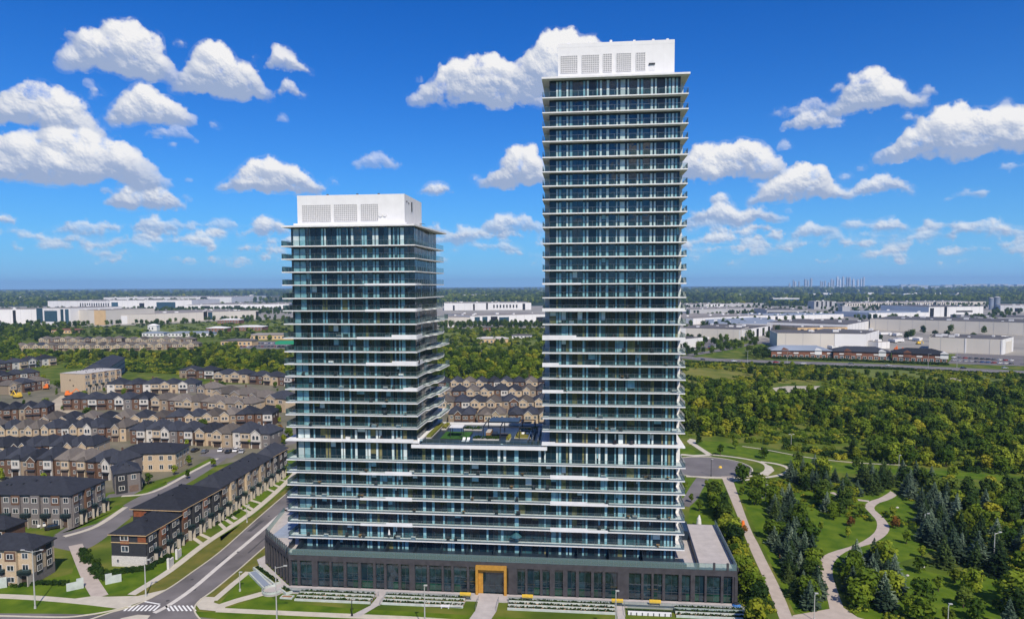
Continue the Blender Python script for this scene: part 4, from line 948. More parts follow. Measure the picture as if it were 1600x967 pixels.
def house_proto(w, d, eave, rh, wall, gable, roof, style, rr):
    """detached or linked house: front at y=0 towards the street, x 0..w"""
    t = link('house', None)
    b = MB(); b.box(.12, w - .12, .8, d, 0, eave)
    b.build('wall', WM[wall], t)
    b = MB(); b.hip(.12, w - .12, .8, d, eave + .2, rh, .35); b.build('roof', roof, t)
    # gabled front bay
    gx0, gw = (.3, w * .5) if rr.random() < .5 else (w * .48, w * .5); gz = eave + .1; gh = gw * (.42 if style != 'hip' else .3)
    b = MB(); b.box(gx0, gx0 + gw, 0, 1.2, 0, gz)
    if style != 'hip':
        b.face([(gx0, 0, gz), (gx0 + gw, 0, gz), (gx0 + gw / 2, 0, gz + gh)])
    G_ = b.build('gable_bay', WM[gable], t)
    b = MB()
    if style != 'hip':
        y1 = 4.0; c = gx0 + gw / 2
        b.face([(gx0 - .3, -.3, gz - .12), (c, -.3, gz + gh + .12), (c, y1, gz + gh + .12), (gx0 - .3, y1, gz - .12)][::-1]); b.face([(gx0 + gw + .3, -.3, gz - .12), (c, -.3, gz + gh + .12), (c, y1, gz + gh + .12), (gx0 + gw + .3, y1, gz - .12)])
        b.face([(gx0 - .3, -.3, gz - .12), (gx0 - .3, -.3, gz - .34), (c, -.3, gz + gh - .12), (c, -.3, gz + gh + .12)], 1); b.face([(gx0 + gw + .3, -.3, gz - .34), (gx0 + gw + .3, -.3, gz - .12), (c, -.3, gz + gh + .12), (c, -.3, gz + gh - .12)], 1)
    else: b.hip(gx0, gx0 + gw, 0, 3.2, gz + .1, gh, .3)
    b.build('gable_roof', [roof, X['trim']], t)
    m_ = ARCH if style == 'arch' else WIN
    win(t, gx0 + gw / 2 - .75 * (w > 7), eave - 1.5, 1.25, 1.9 if style == 'arch' else 1.5, 0, 'F', m_)
    win(t, gx0 + gw / 2 + .75, eave - 1.5, 1.25, 1.9 if style == 'arch' else 1.5, 0, 'F', m_)
    ox = w * .25 if gx0 > 1 else w * .76
    win(t, ox, eave - 1.4, 1.5, 1.4, .8)
    if rr.random() < .6: win(t, ox, 1.7, 1.2, 1.4, .8)
    else: link('door', DOOR, t, (ox, .8, 0), 0, (1.1, 1, 2.2))
    link('garage_door', GAR, t, (gx0 + gw / 2, 0, .05), 0, (gw * .74, 1, 2.3))
    b = MB(); b.box(gx0 - .1, gx0 + gw + .1, -.9, 0, 2.6, 2.85); b.build('porch_roof', roof, t)
    win(t, d * .3, eave - 1.6, .8, 1.3, w - .12, 'R'); win(t, d * .68, eave - 1.6, .8, 1.3, w - .12, 'R')
    if rr.random() < .5: b = MB(); b.box(w * .3, w * .3 + .5, d * .6, d * .6 + .5, eave + rh * .5, eave + rh + .9); b.build('chimney', WM['brown brick'], t)
    return t
rh_ = random.Random(21); PROTO = []
for (w, d, e, r, wall, gab, roof, rn, st) in ((7.6, 12, 6.0, 2.9, 'cream', 'cream', slate, 'dark slate', 'gable'), (7.6, 12, 6.0, 3.0, 'beige', 'cream', brownr, 'brown', 'gable'),
        (8.2, 12, 6.1, 3.1, 'brown brick', 'pale', slate, 'dark slate', 'hip'), (8.0, 12, 6.0, 2.9, 'cream', 'beige', brownr, 'brown', 'arch'),
        (7.4, 12, 6.0, 2.8, 'brown brick', 'cream', brownr, 'brown', 'hip'), (7.8, 12, 6.1, 3.0, 'grey', 'pale', slate, 'dark slate', 'arch'),
        (7.6, 12, 6.0, 2.9, 'tan', 'brown brick', slate, 'dark slate', 'gable'), (8.0, 12, 6.2, 3.1, 'pale', 'cream', slate, 'dark slate', 'hip'),
        (7.8, 12, 6.0, 3.0, 'brown brick', 'brown brick', slate, 'dark slate', 'hip'), (8.0, 12, 6.0, 2.8, 'tan', 'cream', brownr, 'brown', 'gable')):
    o = house_proto(w, d, e, r, wall, gab, roof, st, rh_); remember(o); PROTO.append((o, w, wall, gab, rn, False))
PW = {0: 'cream', 1: 'beige', 2: 'brown brick', 3: 'cream', 4: 'brown brick', 5: 'grey', 6: 'tan', 7: 'pale', 8: 'brown brick', 9: 'tan'}
used = set()
def place_house(k, loc, rz, sx, label, group, sz=1):
    o = PROTO[k][0]
    if k not in used: used.add(k); c = o
    else: c = copy_tree(o)
    c.location = loc; c.rotation_euler = (0, 0, rz); c.scale = (sx, 1, sz); c['label'] = label; c['category'] = 'house'; c['group'] = group
    return c
HBOX = []
def row(p0, p1, n, ks, desc, sz=1, gap=0.0):
    a, b_ = at(*p0), at(*p1); L = (b_ - a).length; d = (b_ - a) / L; rz = math.atan2(d.y, d.x)
    q = L / n
    for i in range(n):
        k = ks[i % len(ks)] if ks[0] >= 0 else rh_.choice([x for x in range(10)])
        o, w, wall, gab, rn, _ = PROTO[k]; p = a + d * (q * i + gap / 2) + Vector((-d.y, d.x, 0)) * rh_.uniform(0, .9)
        pos = ORD[i] if n <= 18 else 'one'
        place_house(k, p, rz, (q - gap) / w, ' '.join((f"{wall} house, {rn} roof, {pos} in {desc}").split()[:16]), desc, sz * rh_.uniform(.97, 1.05))
    nrm = Vector((-d.y, d.x, 0)) * 7; HBOX.append((a + nrm, b_ + nrm))
row((-26, 693), (60, 691), 4, [3, 0, 1, 1], 'left end of the cream gabled row')
row((62, 691), (196, 690), 6, [0, 2, 0, 5, 8, 3], 'middle of the cream gabled row')
row((200, 694), (300, 696), 4, [2, 7, 5, 2], 'row of linked houses right of the cream gabled row')
row((302, 697), (420, 702), 4, [0, 1, 7, 5], 'white fronted group with parked cars above the corner street')
row((60, 676), (370, 668), 11, [1, 0, 9, 0, 1, 0, 9, 8, 0, 1, 9], 'row seen mostly as roofs behind the cream gabled houses', .95)
row((368, 668), (425, 667), 2, [8, 2], 'brown brick pair left of the short tower')
row((-20, 660), (74, 655), 4, [8, 8, 6, 8], 'dark row at the left edge below the building site')
row((96, 641), (232, 640), 5, [8, 2, 8, 5, 2], 'dark row with tall white window frames')
row((234, 642), (392, 650), 6, [9, 4, 1, 4, 9, 3], 'brown roofed row in front of the big beige houses')
row((165, 616), (305, 614), 5, [7, 8, 7, 0, 5], 'slate roofed row below the unfinished long building')
row((306, 622), (330, 624), 1, [3], 'single slot left of the big beige houses')
row((332, 632), (443, 645), 4, [1, 3, 9, 0], 'big beige houses row near the short tower', 1.15)
row((278, 591), (334, 592), 2, [6, 2], 'pair by the trees above the beige houses')
row((334, 597), (386, 599), 2, [0, 0], 'cream pair with dark roofs below the tree belt')
row((388, 600), (455, 604), 3, [8, 0, 2], 'dark group just left of the short tower')
row((-30, 584), (90, 570), 5, [0, 8, 7, 5, 7], 'upper left row beside the building site')
row((-20, 604), (64, 594), 4, [6, 8, 2, 8], 'second upper left row beside the building site')
row((15, 617), (80, 607), 3, [9, 8, 4], 'low group in front of the upper left rows')
row((-20, 724), (146, 722), 7, [0, 6, 0, 8, 7, 0, 0], 'long dark roofed row behind the brown row')
row((-20, 745), (132, 746), 6, [8, 2, 6, 2, 4, 4], 'brown row behind the grey three storey terrace')
row((134, 748), (180, 752), 2, [8, 5], 'dark pair left of the grey corner house')
row((20, 549), (130, 548), 7, [3, 1, 0, 9, 4, 1, 3], 'left beige row by the tree belt')
row((132, 549), (225, 548), 6, [9, 1, 3, 1, 9, 3], 'right beige row by the tree belt')
row((60, 538), (190, 537), 8, [1, 4, 9, 1, 6, 1, 9, 4], 'second distant row with grey roofs')
row((195, 538), (300, 538), 6, [9, 1, 3, 9, 1, 4], 'far row under the white lean-to roofs')
row((228, 547), (310, 546), 5, [1, 9, 4, 3, 9], 'distant row beside the parking lot')
for (p0, p1, n, ks, d_) in (((700, 667), (742, 667), 2, [6, 8], 'front row seen between the towers, left part'), ((746, 668), (790, 668), 2, [4, 3], 'front row seen between the towers, middle'), ((794, 668), (866, 668), 3, [8, 0, 1], 'front row seen between the towers, right part'),
        ((684, 646), (860, 645), 7, [1, 2, 0, 3, 6, 1, 0], 'second row seen between the towers'), ((684, 627), (860, 626), 8, [9, 8, 1, 0, 2, 0, 9, 8], 'third row seen between the towers'),
        ((684, 612), (860, 611), 9, [8, 0, 9, 0, 2, 0, 8, 3, 8], 'back row seen between the towers below the trees')):
    row(p0, p1, n, ks, d_)

# terraces and blocks given by their front-left, front-right and right-back ground corners
def block(name, label, cat, pl_, pc, pr, h, rh, walls, roof=slate, storeys=3, near=True, unitw=6, depth=None, group=None, base=None, front='mixed', right='mixed', over=.5, seed=1, bays_=True, alignr=False):
    a, c, r = at(*pl_), at(*pc), at(*pr)
    if alignr: n_ = (r - c).normalized(); d_ = Vector((n_.y, -n_.x, 0)); a = c - d_ * abs((c - a).dot(d_))
    L = (c - a).length; d = (c - a) / L; rz = math.atan2(d.y, d.x); n = Vector((-d.y, d.x, 0)); D = abs((r - c).dot(n)) if depth is None else depth
    t = thing(name, label, cat, a, rz, group); rr = random.Random(seed)
    b = MB(); b.box(0, L, 0, D, 0, h); b.build('wall', WM[walls[0]], t)
    if base: b = MB(); b.box(-.05, L + .05, -.05, D, 0, h / storeys * base[1]); b.build('base_wall', X[base[0]] if base[0] in X else WM[base[0]], t)
    b = MB(); b.hip(0, L, 0, D, h + .2, rh, over); b.build('roof', roof, t)
    b = MB()
    for _ in range(max(4, int(L * D / 45))):
        x, y = rr.uniform(.15, .85) * L, rr.uniform(.15, .85) * D; e_ = min(x, L - x, y, D - y) + over; zz = h + .2 + rh * min(1, e_ / (min(L, D) / 2 + over)); b.box(x - .18, x + .18, y - .18, y + .18, zz - .1, zz + .35)
    b.build('roof_vents', X['dark'], t, kind='stuff')
    b = MB(); b.box(-over - .02, L + over + .02, -over - .06, -over, h - .02, h + .14); b.box(L + over, L + over + .06, -over, D + over, h - .02, h + .14); b.build('gutter', X['dark' if walls[0] != 'dark' else 'beigeclad'], t)
    sh = h / storeys
    for face, LL, st in (('F', L, front), ('R', D, right)):
        if not st: continue
        nb = max(1, round(LL / unitw)); q = LL / nb
        for k in range(nb):
            x0 = k * q; pr_ = .45 + .25 * (k % 2)
            def bx(nm, u0, u1, p, z0, z1, m_):
                bb = MB()
                if face == 'F': bb.box(x0 + u0, x0 + u1, -p, -.0, z0, z1)
                else: bb.box(L, L + p, x0 + u0, x0 + u1, z0, z1)
                return bb.build(nm, m_, t)
            wy = 0 if face == 'F' else L
            W_ = lambda u, z, w_, hh, p=0: win(t, x0 + u, z, w_, hh, (-p if face == 'F' else L + p), face)
            if bays_:
                bx('bay', .3, q * .48, pr_, .02, h - .03, WM[walls[(k + 1) % len(walls)]] if walls[(k + 1) % len(walls)] in WM else X[walls[(k + 1) % len(walls)]])
                if st == 'mixed' and (k + seed) % 2 == 0: bx('cladding_panel', .32, q * .47, pr_ + .05, sh * (storeys - 1) + .3, h - .06, X['orangeclad'] if walls[0] == 'dark' and 'corner' in name + label else WM['brown brick'])
                for s_ in range(storeys): W_((.3 + q * .48) / 2, sh * s_ + sh * .55, min(1.7, q * .3), sh * .48, pr_ + .06)
                for s_ in range(1, storeys): W_(q * .74, sh * s_ + sh * .52, min(1.5, q * .26), sh * .52)
                if storeys > 2:
                    bx('balcony', q * .54, q * .96, 1.25, sh - .12, sh + .05, X['dark']); bx('balcony_rail', q * .54, q * .96, 1.25, sh + .05, sh + .95, X['guard'])
                    for u in (q * .56, q * .92): bx('porch_post', u, u + .16, 1.2, .02, sh - .13, X['cpost'])
                (link('garage_door', GAR, t, (x0 + q * .74, -.0, .05) if face == 'F' else (L, x0 + q * .74, .05), 0 if face == 'F' else math.pi / 2, (q * .36, 1, 2.2)))
            else:
                for s_ in range(storeys):
                    for u in (.28, .72): W_(q * u, sh * s_ + sh * .5, min(1.5, q * .28), sh * .55)
    return t
B1 = block('corner_terrace', 'dark clad corner terrace with orange panels and pale stone base beside the main road', 'townhouses', (157, 895), (229, 886), (283, 851), 7.9, 2.5, ['dark', 'dark', 'brown brick', 'dark'], base=('pale', 1), front=None, seed=1, unitw=5.0, alignr=True)
B1r = block('terrace', 'dark and rust coloured terrace joined behind the corner terrace with orange panels', 'townhouses', (198, 853), (284, 850), (345, 812), 9.0, 3.2, ['dark', 'brown brick', 'dark', 'grey'], front=None, seed=12, unitw=5.2, alignr=True)
b = MB(); b.box(.3, 4.0, -.1, 0, 7.0, 8.8); b.build('cladding_panel', X['orangeclad'], B1r)
b = MB(); b.box(2.4, 4.6, -.12, -.0, 5.6, 7.6); b.build('cladding_panel', X['orangeclad'], B1); win(B1, 3.5, 7.2, 2.1, 1.4, -.13); win(B1, 3.5, 4.4, 1.9, 1.5, 0)
b = MB(); b.box(6.9, 9.0, -.10, 0, 6.2, 8.0); b.build('cladding_panel', X['orangeclad'], B1); b = MB(); b.box(-.05, 9.4, -.12, 0, 5.9, 6.05); b.build('trim_band', X['beigeclad'], B1); win(B1, 1.6, 1.4, .6, .9, -.06)
B2 = block('terrace', 'long three storey cream and black terrace with slate roof along the main road', 'townhouses', (296, 812), (345, 811), (425, 757), 9.2, 2.9, ['beige', 'dark', 'cream', 'dark', 'cream', 'grey'], front=None, seed=2, unitw=5.0, alignr=True)
B2b = block('terrace', 'black and grey far end of the roadside terrace next to the short tower', 'townhouses', (397, 756), (426, 756), (450, 740), 9.3, 2.9, ['dark', 'grey', 'dark'], front=None, seed=3, unitw=4.8, alignr=True)
B3 = block('terrace', 'grey brick three storey terrace with driveways and a parked white car', 'townhouses', (-42, 822), (113, 824), (172, 797), 9.3, 3.2, ['grey', 'grey', 'brown brick', 'grey'], seed=4, unitw=6.0)
B4 = block('corner_terrace', 'beige panelled corner terrace with grey stone base at the lower left', 'townhouses', (-30, 912), (52, 913), (114, 893), 8.0, 2.6, ['beigeclad' if 0 else 'cream', 'grey', 'cream', 'brown brick'], base=('grey', 1), right=None, seed=5, unitw=5.2)
for u in (1.2, 4.4):
    b = MB(); Lf = (at(52, 913) - at(-30, 912)).length; b.box(Lf, Lf + .12, u, u + 1.8, 1.8, 7.6); b.build('bay', X['dark'], B4)
    for z in (3.2, 5.6): win(B4, u + .9, z, 1.5, 1.5, Lf + .13, 'R')
b = MB(); b.box(Lf, Lf + .10, 3.1, 4.3, 6.2, 7.8); b.build('cladding_panel', WM['brown brick'], B4)
B4b = block('terrace', 'dark roofed low wing behind the beige corner terrace at the left edge', 'townhouses', (-60, 862), (10, 866), (36, 852), 6.5, 2.4, ['brown brick', 'dark', 'grey'], storeys=2, right=None, seed=6, unitw=6)
B5 = block('corner_house', 'grey brick two storey corner house with dark glass garage below the street bend', 'house', (180, 772), (220, 766), (256, 748), 6.6, 2.6, ['grey', 'dark', 'grey'], storeys=2, seed=7, unitw=6)
B6 = block('corner_house', 'cream rendered corner house with slate hip roof by the curving street', 'house', (182, 738), (275, 736), (303, 722), 6.8, 2.6, ['cream', 'cream', 'tan'], storeys=2, seed=8, unitw=6.5, bays_=False)
BS = block('unfinished_building', 'long unfinished three storey sand coloured block on the building site', 'building', (95, 612), (132, 614), (167, 603), 12.2, .5, ['cream', 'cream'], roof=X['conc'], seed=9, unitw=5, front=None, over=-.01)
BS2 = block('unfinished_building', 'long unfinished grey framed terrace with slate roof beyond the sand coloured block', 'building', (128, 605), (167, 603), (256, 578), 11.5, 3.2, ['grey', 'grey'], seed=10, unitw=6, front=None, bays_=False)
for z, x in ((7.5, 8), (4, 10.5)): b = MB(); b.box(x, x + .9, -.05, 0, z, z + .9); b.build('wall_opening', X['black'], BS)
# low white entry walls
for (x0, y0, x1, y1, l) in ((165, 913, 190, 908, 'stepped white stone entry wall right of the diagonal path'), (104, 924, 131, 918, 'stepped white stone entry wall left of the diagonal path'), (-8, 920, 11, 917, 'white stone wall stub at the lower left edge')):
    a, c = at(x0, y0), at(x1, y1); L = (c - a).length; t = thing('entry_wall', l, 'wall', a, math.atan2((c - a).y, (c - a).x)); b = MB(); b.box(0, L, 0, .4, 0, 1.7); b.build('wall_panel', X['cpale'], t)
    b = MB(); s_ = (0 if x0 > 150 else L - 1.3); b.box(s_ - .05, s_ + 1.3, -.06, .46, 0, 2.3); b.build('pier', X['cpale'], t)
for (x0, y0, x1, y1, l) in ((264, 889, 272, 882, 'white wing wall at the foot of the dark corner terrace steps'), (277, 874, 284, 868, 'second white wing wall up the slope by the dark corner terrace')):
    a, c = at(x0, y0), at(x1, y1); L = (c - a).length; t = thing('entry_wall', l, 'wall', a, math.atan2((c - a).y, (c - a).x)); b = MB(); b.box(0, L, 0, .4, 0, 2.0); b.build('wall_panel', X['trim'], t); b = MB(); b.box(-.05, .5, -.05, .45, 0, 2.6); b.build('pier', X['trim'], t)

# ------------------------------------------------------------------ warehouses
X['roofg'] = mat('flat_roof_grey', (.24, .22, .20), .9, .25, .02, coord='World'); X['roofd'] = mat('flat_roof_dark', (.10, .095, .095), .9, .3, .02, coord='World'); X['roofb'] = mat('flat_roof_blue_grey', (.22, .26, .32), .9, .2, .02, coord='World')
X['wwhite'] = mat('warehouse_white', (.70, .69, .67), .8, .06, .03, coord='World'); X['wbeige'] = mat('warehouse_beige', (.58, .54, .47), .8, .08, .03, coord='World'); X['wgrey'] = mat('warehouse_grey', (.40, .40, .40), .8, .1, .03, coord='World')
X['wbrick'] = mat('strip_mall_brick', (.20, .085, .05), .8, .2, .1, coord='World'); X['wglass'] = glassmat('office_glass', (.02, .05, .08), (.05, .11, .15)); X['wtan'] = mat('tan_stucco', (.60, .42, .22), .8, .08, .1, coord='World')
def ware(label, p0, p1, hpx, depth, wall='wwhite', roof='roofg', deco=(), cat='warehouse', name='warehouse', side=None, group=None):
    a, c = at(*p0), at(*p1); L = (c - a).length; d = (c - a) / L; rz = math.atan2(d.y, d.x); sc = FPX / (a - Vector((0, 0, CAMH))).length; h = hpx / sc
    t = thing(name, label, cat, a, rz, group); rr = random.Random(int(p0[0] * 7 + p0[1]))
    b = MB(); b.box(0, L, 0, depth, 0, h); b.build('wall', X[wall], t)
    b = MB(); b.box(.8, L - .8, .8, depth - .8, h - .2, h + .35); b.build('roof', X[roof], t)
    b = MB(); n = max(2, int(L / 16))
    for k in range(n): b.box(L * (k + .5) / n - .12, L * (k + .5) / n + .12, -.15, 0, 0, h)
    b.build('panel_joints', X['wgrey'], t, kind='stuff')
    k = 0
    for q in deco:                                  # (kind, from, to, z0, z1) as fractions of the face
        b = MB(); kd, u0, u1, z0, z1 = q
        if kd == 'docks':
            n = max(2, int(L * (u1 - u0) / 9))
            for j in range(n): x = L * (u0 + (u1 - u0) * (j + .3) / n); b.box(x, x + 4.2, -.3, 0, h * z0, h * z1)
            b.build('dock_doors', X['black'], t, kind='stuff')
        elif kd == 'side':
            b.box(L, L + .3, depth * u0, depth * u1, h * z0, h * z1); b.build('side_door', X['black'], t)
        else:
            b.box(L * u0, L * u1, -.4, 0, h * z0, h * z1); b.build('glazing' if kd == 'glass' else 'wall_panel', X[{'glass': 'wglass', 'dark': 'black', 'white': 'wwhite', 'tan': 'wtan', 'beige': 'wbeige', 'brick': 'wbrick'}[kd]], t)
    b = MB()
    for j in range(max(3, int(L / 22))):
        x, y = rr.uniform(4, L - 8), rr.uniform(4, depth - 8); s_ = rr.uniform(1.5, 4); b.box(x, x + s_ * 1.6, y, y + s_, h + .35, h + .35 + s_ * .6)
    b.build('rooftop_units', X['wwhite'], t, kind='stuff'); return t
ware('white warehouse wall with one black door at the left edge', (-60, 509), (58, 507), 19, 110, 'wwhite', 'roofg', [('dark', .68, .72, .1, .95)])
ware('blue and white glazed office front left of the beige warehouse', (57, 507), (111, 508), 21, 110, 'wwhite', 'roofg', [('glass', .02, .2, .1, 1.0), ('glass', .25, .62, .2, .85), ('glass', .72, .8, .1, .95), ('glass', .85, .95, .1, .95)], 'office building', 'office_building')
ware('beige panelled warehouse end right of the glazed office', (111, 507), (166, 508), 19, 110, 'wbeige', 'roofg', [('tan', .68, 1, 0, 1)])
ware('very long pale warehouse above the green slope on the left', (166, 507.5), (404, 497.5), 12.5, 180, 'wbeige', 'roofg', [('dark', .03, .06, .2, .8), ('dark', .60, .625, .1, 1.1), ('glass', .63, .66, .1, 1), ('dark', .98, 1.0, 0, .9), ('white', .0, .12, .0, .9)])
ware('long white warehouse with dark loading bays, upper left', (75, 482.5), (175, 483), 10, 240, 'wwhite', 'roofg', [('docks', .5, 1, 0, .75)])
ware('white warehouse with large blue glass front behind the long pale one', (172, 483.5), (300, 483), 12, 200, 'wwhite', 'roofg', [('glass', .02, .1, .1, .8), ('dark', .36, .42, .0, .7), ('glass', .57, .80, 0, .8)])
ware('far white warehouse with two dark entrances near the forest', (162, 473.5), (362, 473), 7.5, 350, 'wwhite', 'roofg', [('dark', .36, .46, 0, .75), ('dark', .76, .81, .3, 1)])
ware('low pale warehouse left of the short tower', (290, 484), (452, 482), 6.5, 300, 'wwhite', 'roofg', [('dark', .15, .23, 0, .8), ('dark', .46, .52, 0, .8)])
ware('small far white shed line on the left skyline', (28, 468.5), (86, 468), 4, 150, 'wwhite', 'roofg', [])
ware('grey flat shed below the far left white sheds', (-20, 473), (70, 471), 3, 200, 'wbeige', 'roofg', [])
ware('white warehouse row seen through the gap between the towers', (694, 485), (830, 484), 11, 160, 'wwhite', 'roofg', [('dark', .1, .12, 0, .7), ('dark', .33, .35, 0, .9), ('dark', .48, .50, .1, 1), ('docks', .55, .85, .3, .75), ('dark', .9, .93, .0, .9)])
ware('pale warehouse with small windows in the gap between the towers', (682, 508), (735, 508), 12, 150, 'wbeige', 'roofg', [('dark', .9, .93, 0, .7)])
ware('white fronted offices right of the pale warehouse in the gap', (735, 508), (862, 504), 14, 120, 'wwhite', 'roofg', [('glass', .05, .11, .2, .9), ('glass', .14, .2, .2, .9), ('dark', .24, .32, 0, .9), ('glass', .34, .46, 0, .8), ('dark', .8, .95, 0, .7)], 'office building', 'office_building')
ware('far white box building in the gap between the towers', (722, 466), (756, 466), 5.5, 200, 'wwhite', 'roofg', [])
ware('dark roofed shed behind the gap warehouses', (756, 470), (862, 470), 3, 200, 'wgrey', 'roofd', [])
ware('white L shaped warehouse nearest the tall tower on the right', (1062, 528), (1158, 531), 15, 60, 'wbeige', 'roofd', [('white', 0, .1, 0, 1)])
t = ware('white warehouse end with four tall dark doors', (1157, 531), (1204, 522), 14, 80, 'wwhite', 'roofd', [('dark', .24, .32, .0, .95), ('dark', .5, .57, .0, .9), ('dark', .7, .77, .0, .9), ('dark', .9, .97, .05, .95)])
ware('big beige warehouse box in the centre of the right side', (1214, 543), (1351, 545), 21, 55, 'wbeige', 'roofd', [('white', .66, 1, 0, 1)])
ware('white end wing of the big beige warehouse box', (1351, 545), (1373, 537), 20, 60, 'wwhite', 'roofd', [])
ware('long white wall behind the nearest right warehouse', (1083, 507), (1200, 501), 9, 120, 'wwhite', 'roofg', [('dark', .3, .5, 0, .1)])
ware('cream warehouse with a row of dark windows behind the beige box', (1246, 523), (1324, 522), 10, 70, 'wtan', 'roofd', [('docks', .02, .98, .25, .8)])
ware('white wall right of the cream warehouse with dark windows', (1324, 522), (1361, 514), 13, 110, 'wwhite', 'roofd', [])
ware('low warehouse with wide blue grey roof on the right', (1110, 513), (1232, 514), 7, 220, 'wgrey', 'roofb', [('docks', .02, .95, 0, .7)])
ware('white warehouse strip behind the blue grey roof', (1196, 500), (1318, 497), 6, 100, 'wwhite', 'roofb', [('dark', .12, .15, 0, .8)])
ware('very long beige warehouse running to the right edge', (1359, 515), (1660, 526), 15, 120, 'wbeige', 'roofd', [])
ware('beige warehouse box by the car park at the right edge', (1451, 549), (1566, 554), 19, 60, 'wbeige', 'roofd', [('white', .5, .52, 0, 1), ('white', .98, 1.0, 0, 1)])
ware('white framed end of the beige box by the right car park', (1566, 554), (1583, 549), 19, 60, 'wwhite', 'roofd', [('beige', .3, .8, 0, .8)])
ware('white warehouse strip in the right middle distance', (1358, 497), (1451, 496), 7, 120, 'wwhite', 'roofb', [])
ware('white warehouse with a tall dark gate on the right', (1451, 495), (1536, 494), 13, 150, 'wwhite', 'roofd', [('dark', .02, .09, 0, .9), ('dark', .28, .33, 0, 1), ('dark', .5, .8, .45, .6)])
ware('dark fronted shed among the right warehouses', (1198, 492), (1262, 492), 7, 120, 'black' if 0 else 'wgrey', 'roofd', [('dark', .02, .95, 0, .6)])
ware('brown roofed warehouse behind the nearest right ones', (1078, 490), (1190, 487), 6, 140, 'wgrey', 'roofg', [('docks', .5, .98, 0, .5)])
ware('dark office block with flat white roof near the forest', (1208, 473), (1249, 473), 6.5, 80, 'wglass', 'roofg', [('white', 0, 1, .8, 1.05)], 'office building', 'office_building')
ware('grey warehouse line in the far right middle', (1060, 480), (1200, 478), 4, 160, 'wgrey', 'roofg', [('white', .3, .5, 0, 1)])
ware('long low grey warehouse left of the silo tanks', (1320, 479), (1540, 476), 4.5, 160, 'wbeige', 'roofg', [('docks', .0, .9, .2, .8)])
ware('columned grey plant building in the right distance', (1272, 483), (1304, 483), 11, 60, 'wgrey', 'roofg', [('dark', .1, .2, .3, 1), ('dark', .35, .42, .3, 1), ('dark', .55, .62, .3, 1), ('dark', .75, .85, .3, 1)])
ware('square grey stair tower among the right warehouses', (1316, 494), (1328, 494), 14, 25, 'wgrey', 'roofg', [])
ware('pale warehouse beside the silo tanks at the right', (1563, 487), (1640, 488), 8, 150, 'wwhite', 'roofg', [('dark', .3, .4, 0, .6)])
ware('low dark roofed warehouse at the far right edge', (1500, 500), (1640, 502), 4, 120, 'wgrey', 'roofd', [])
ware('white delivery hall beside the car park left of the highway', (1062, 545), (1098, 541), 14, 40, 'wwhite', 'roofd', [('dark', .7, .95, 0, .4)])
ware('small white shed between the beige warehouse and the strip mall', (1372, 545), (1390, 544), 9, 20, 'wwhite', 'roofg', [])
for (x0, x1, y, h_, l) in ((1545, 1552, 484, 15, 'left blue grey silo tank on the right horizon'), (1553, 1562, 484, 16, 'right blue grey silo tank on the right horizon')):
    a, c = at(x0, y), at(x1, y); r_ = (c - a).length / 2; H_ = h_ * a.length / FPX; t = thing('silo', l, 'silo', (a + c) / 2); b = MB(); b.tube((0, 0, 0), (0, 0, H_), r_, r_, 20); b.build('tank', X['roofb'], t); b = MB(); b.tube((0, 0, H_), (0, 0, H_ + 2), r_ + .5, r_ * .3, 20); b.build('tank_top', X['wgrey'], t)
# brick strip mall along the highway
def mall(label, x0, x1, y0, y1):
    a, c = at(x0, y0), at(x1, y1); L = (c - a).length; d = (c - a) / L; t = thing('shop_row', label, 'shops', a, math.atan2(d.y, d.x)); h = 7
    b = MB(); b.box(0, L, 0, 22, 0, h); b.build('wall', X['wbrick'], t); b = MB(); b.hip(0, L, 0, 22, h + .2, 4, 1.0); b.build('roof', X['roofb'] if 'left' in label else slate, t)
    n = max(2, int(L / 4.5)); sn = MB(); pn = MB()
    for k in range(n):
        x = L * (k + .5) / n; win(t, x, 1.7, 3.0, 2.8, -.05)
        if k % 3 == 1: sn.box(x - 2.2, x + 2.2, -.3, 0, 4.2, 5.3)
        if k % 6 == 2:
            b = MB(); b.box(x - 3, x + 3, -.5, 2, 3.4, h + .9); b.face([(x - 3.3, -.6, h + .9), (x + 3.3, -.6, h + .9), (x, -.6, h + 2.4)]); b.face([(x - 3.3, -.6, h + .9), (x, -.6, h + 2.4), (x, 6, h + 2.4)]); b.face([(x + 3.3, -.6, h + .9), (x, 6, h + 2.4), (x, -.6, h + 2.4)]); b.build('gable_bay', X['wbrick' if k % 4 else 'wwhite'], t)
    if sn.f: sn.build('sign_boards', X['wwhite'], t, kind='stuff')
    return t
mall('left third of the brick shop row with grey roof along the highway', 1205, 1300, 559, 560); mall('middle third of the brick shop row with pale signs', 1302, 1392, 560.5, 563); mall('right third of the brick shop row by the car park', 1394, 1480, 563.5, 567)
def small(label, px, py, w, d, h, m, rm, cat='building', name='commercial_building'):
    a = at(px, py); t = thing(name, label, cat, a); b = MB(); b.box(0, w, 0, d, 0, h); b.build('wall', X[m], t); b = MB(); b.hip(0, w, 0, d, h + .2, h * .35, .6); b.build('roof', rm, t)
    for k in range(max(1, int(w / 5))): win(t, 2.5 + 5 * k, h * .5, 2.6, h * .5, -.02)
    return t
small('cream hall with two domed ends by the road in the gap', 745, 537.5, 37, 14, 6, 'wtan', X['conc']); small('white roofed bungalow right of the cream hall in the gap', 800, 529, 26, 14, 4, 'wwhite', X['roofd'])
small('brown low house at the left of the gap meadow', 755, 517, 16, 12, 5, 'wbrick', X['roofd']); small('cream store front in the centre left distance', 345, 541, 36, 20, 6, 'wtan', X['roofd']); small('tan long store beyond the car park left of the short tower', 385, 531, 60, 22, 6, 'wtan', X['roofg'])
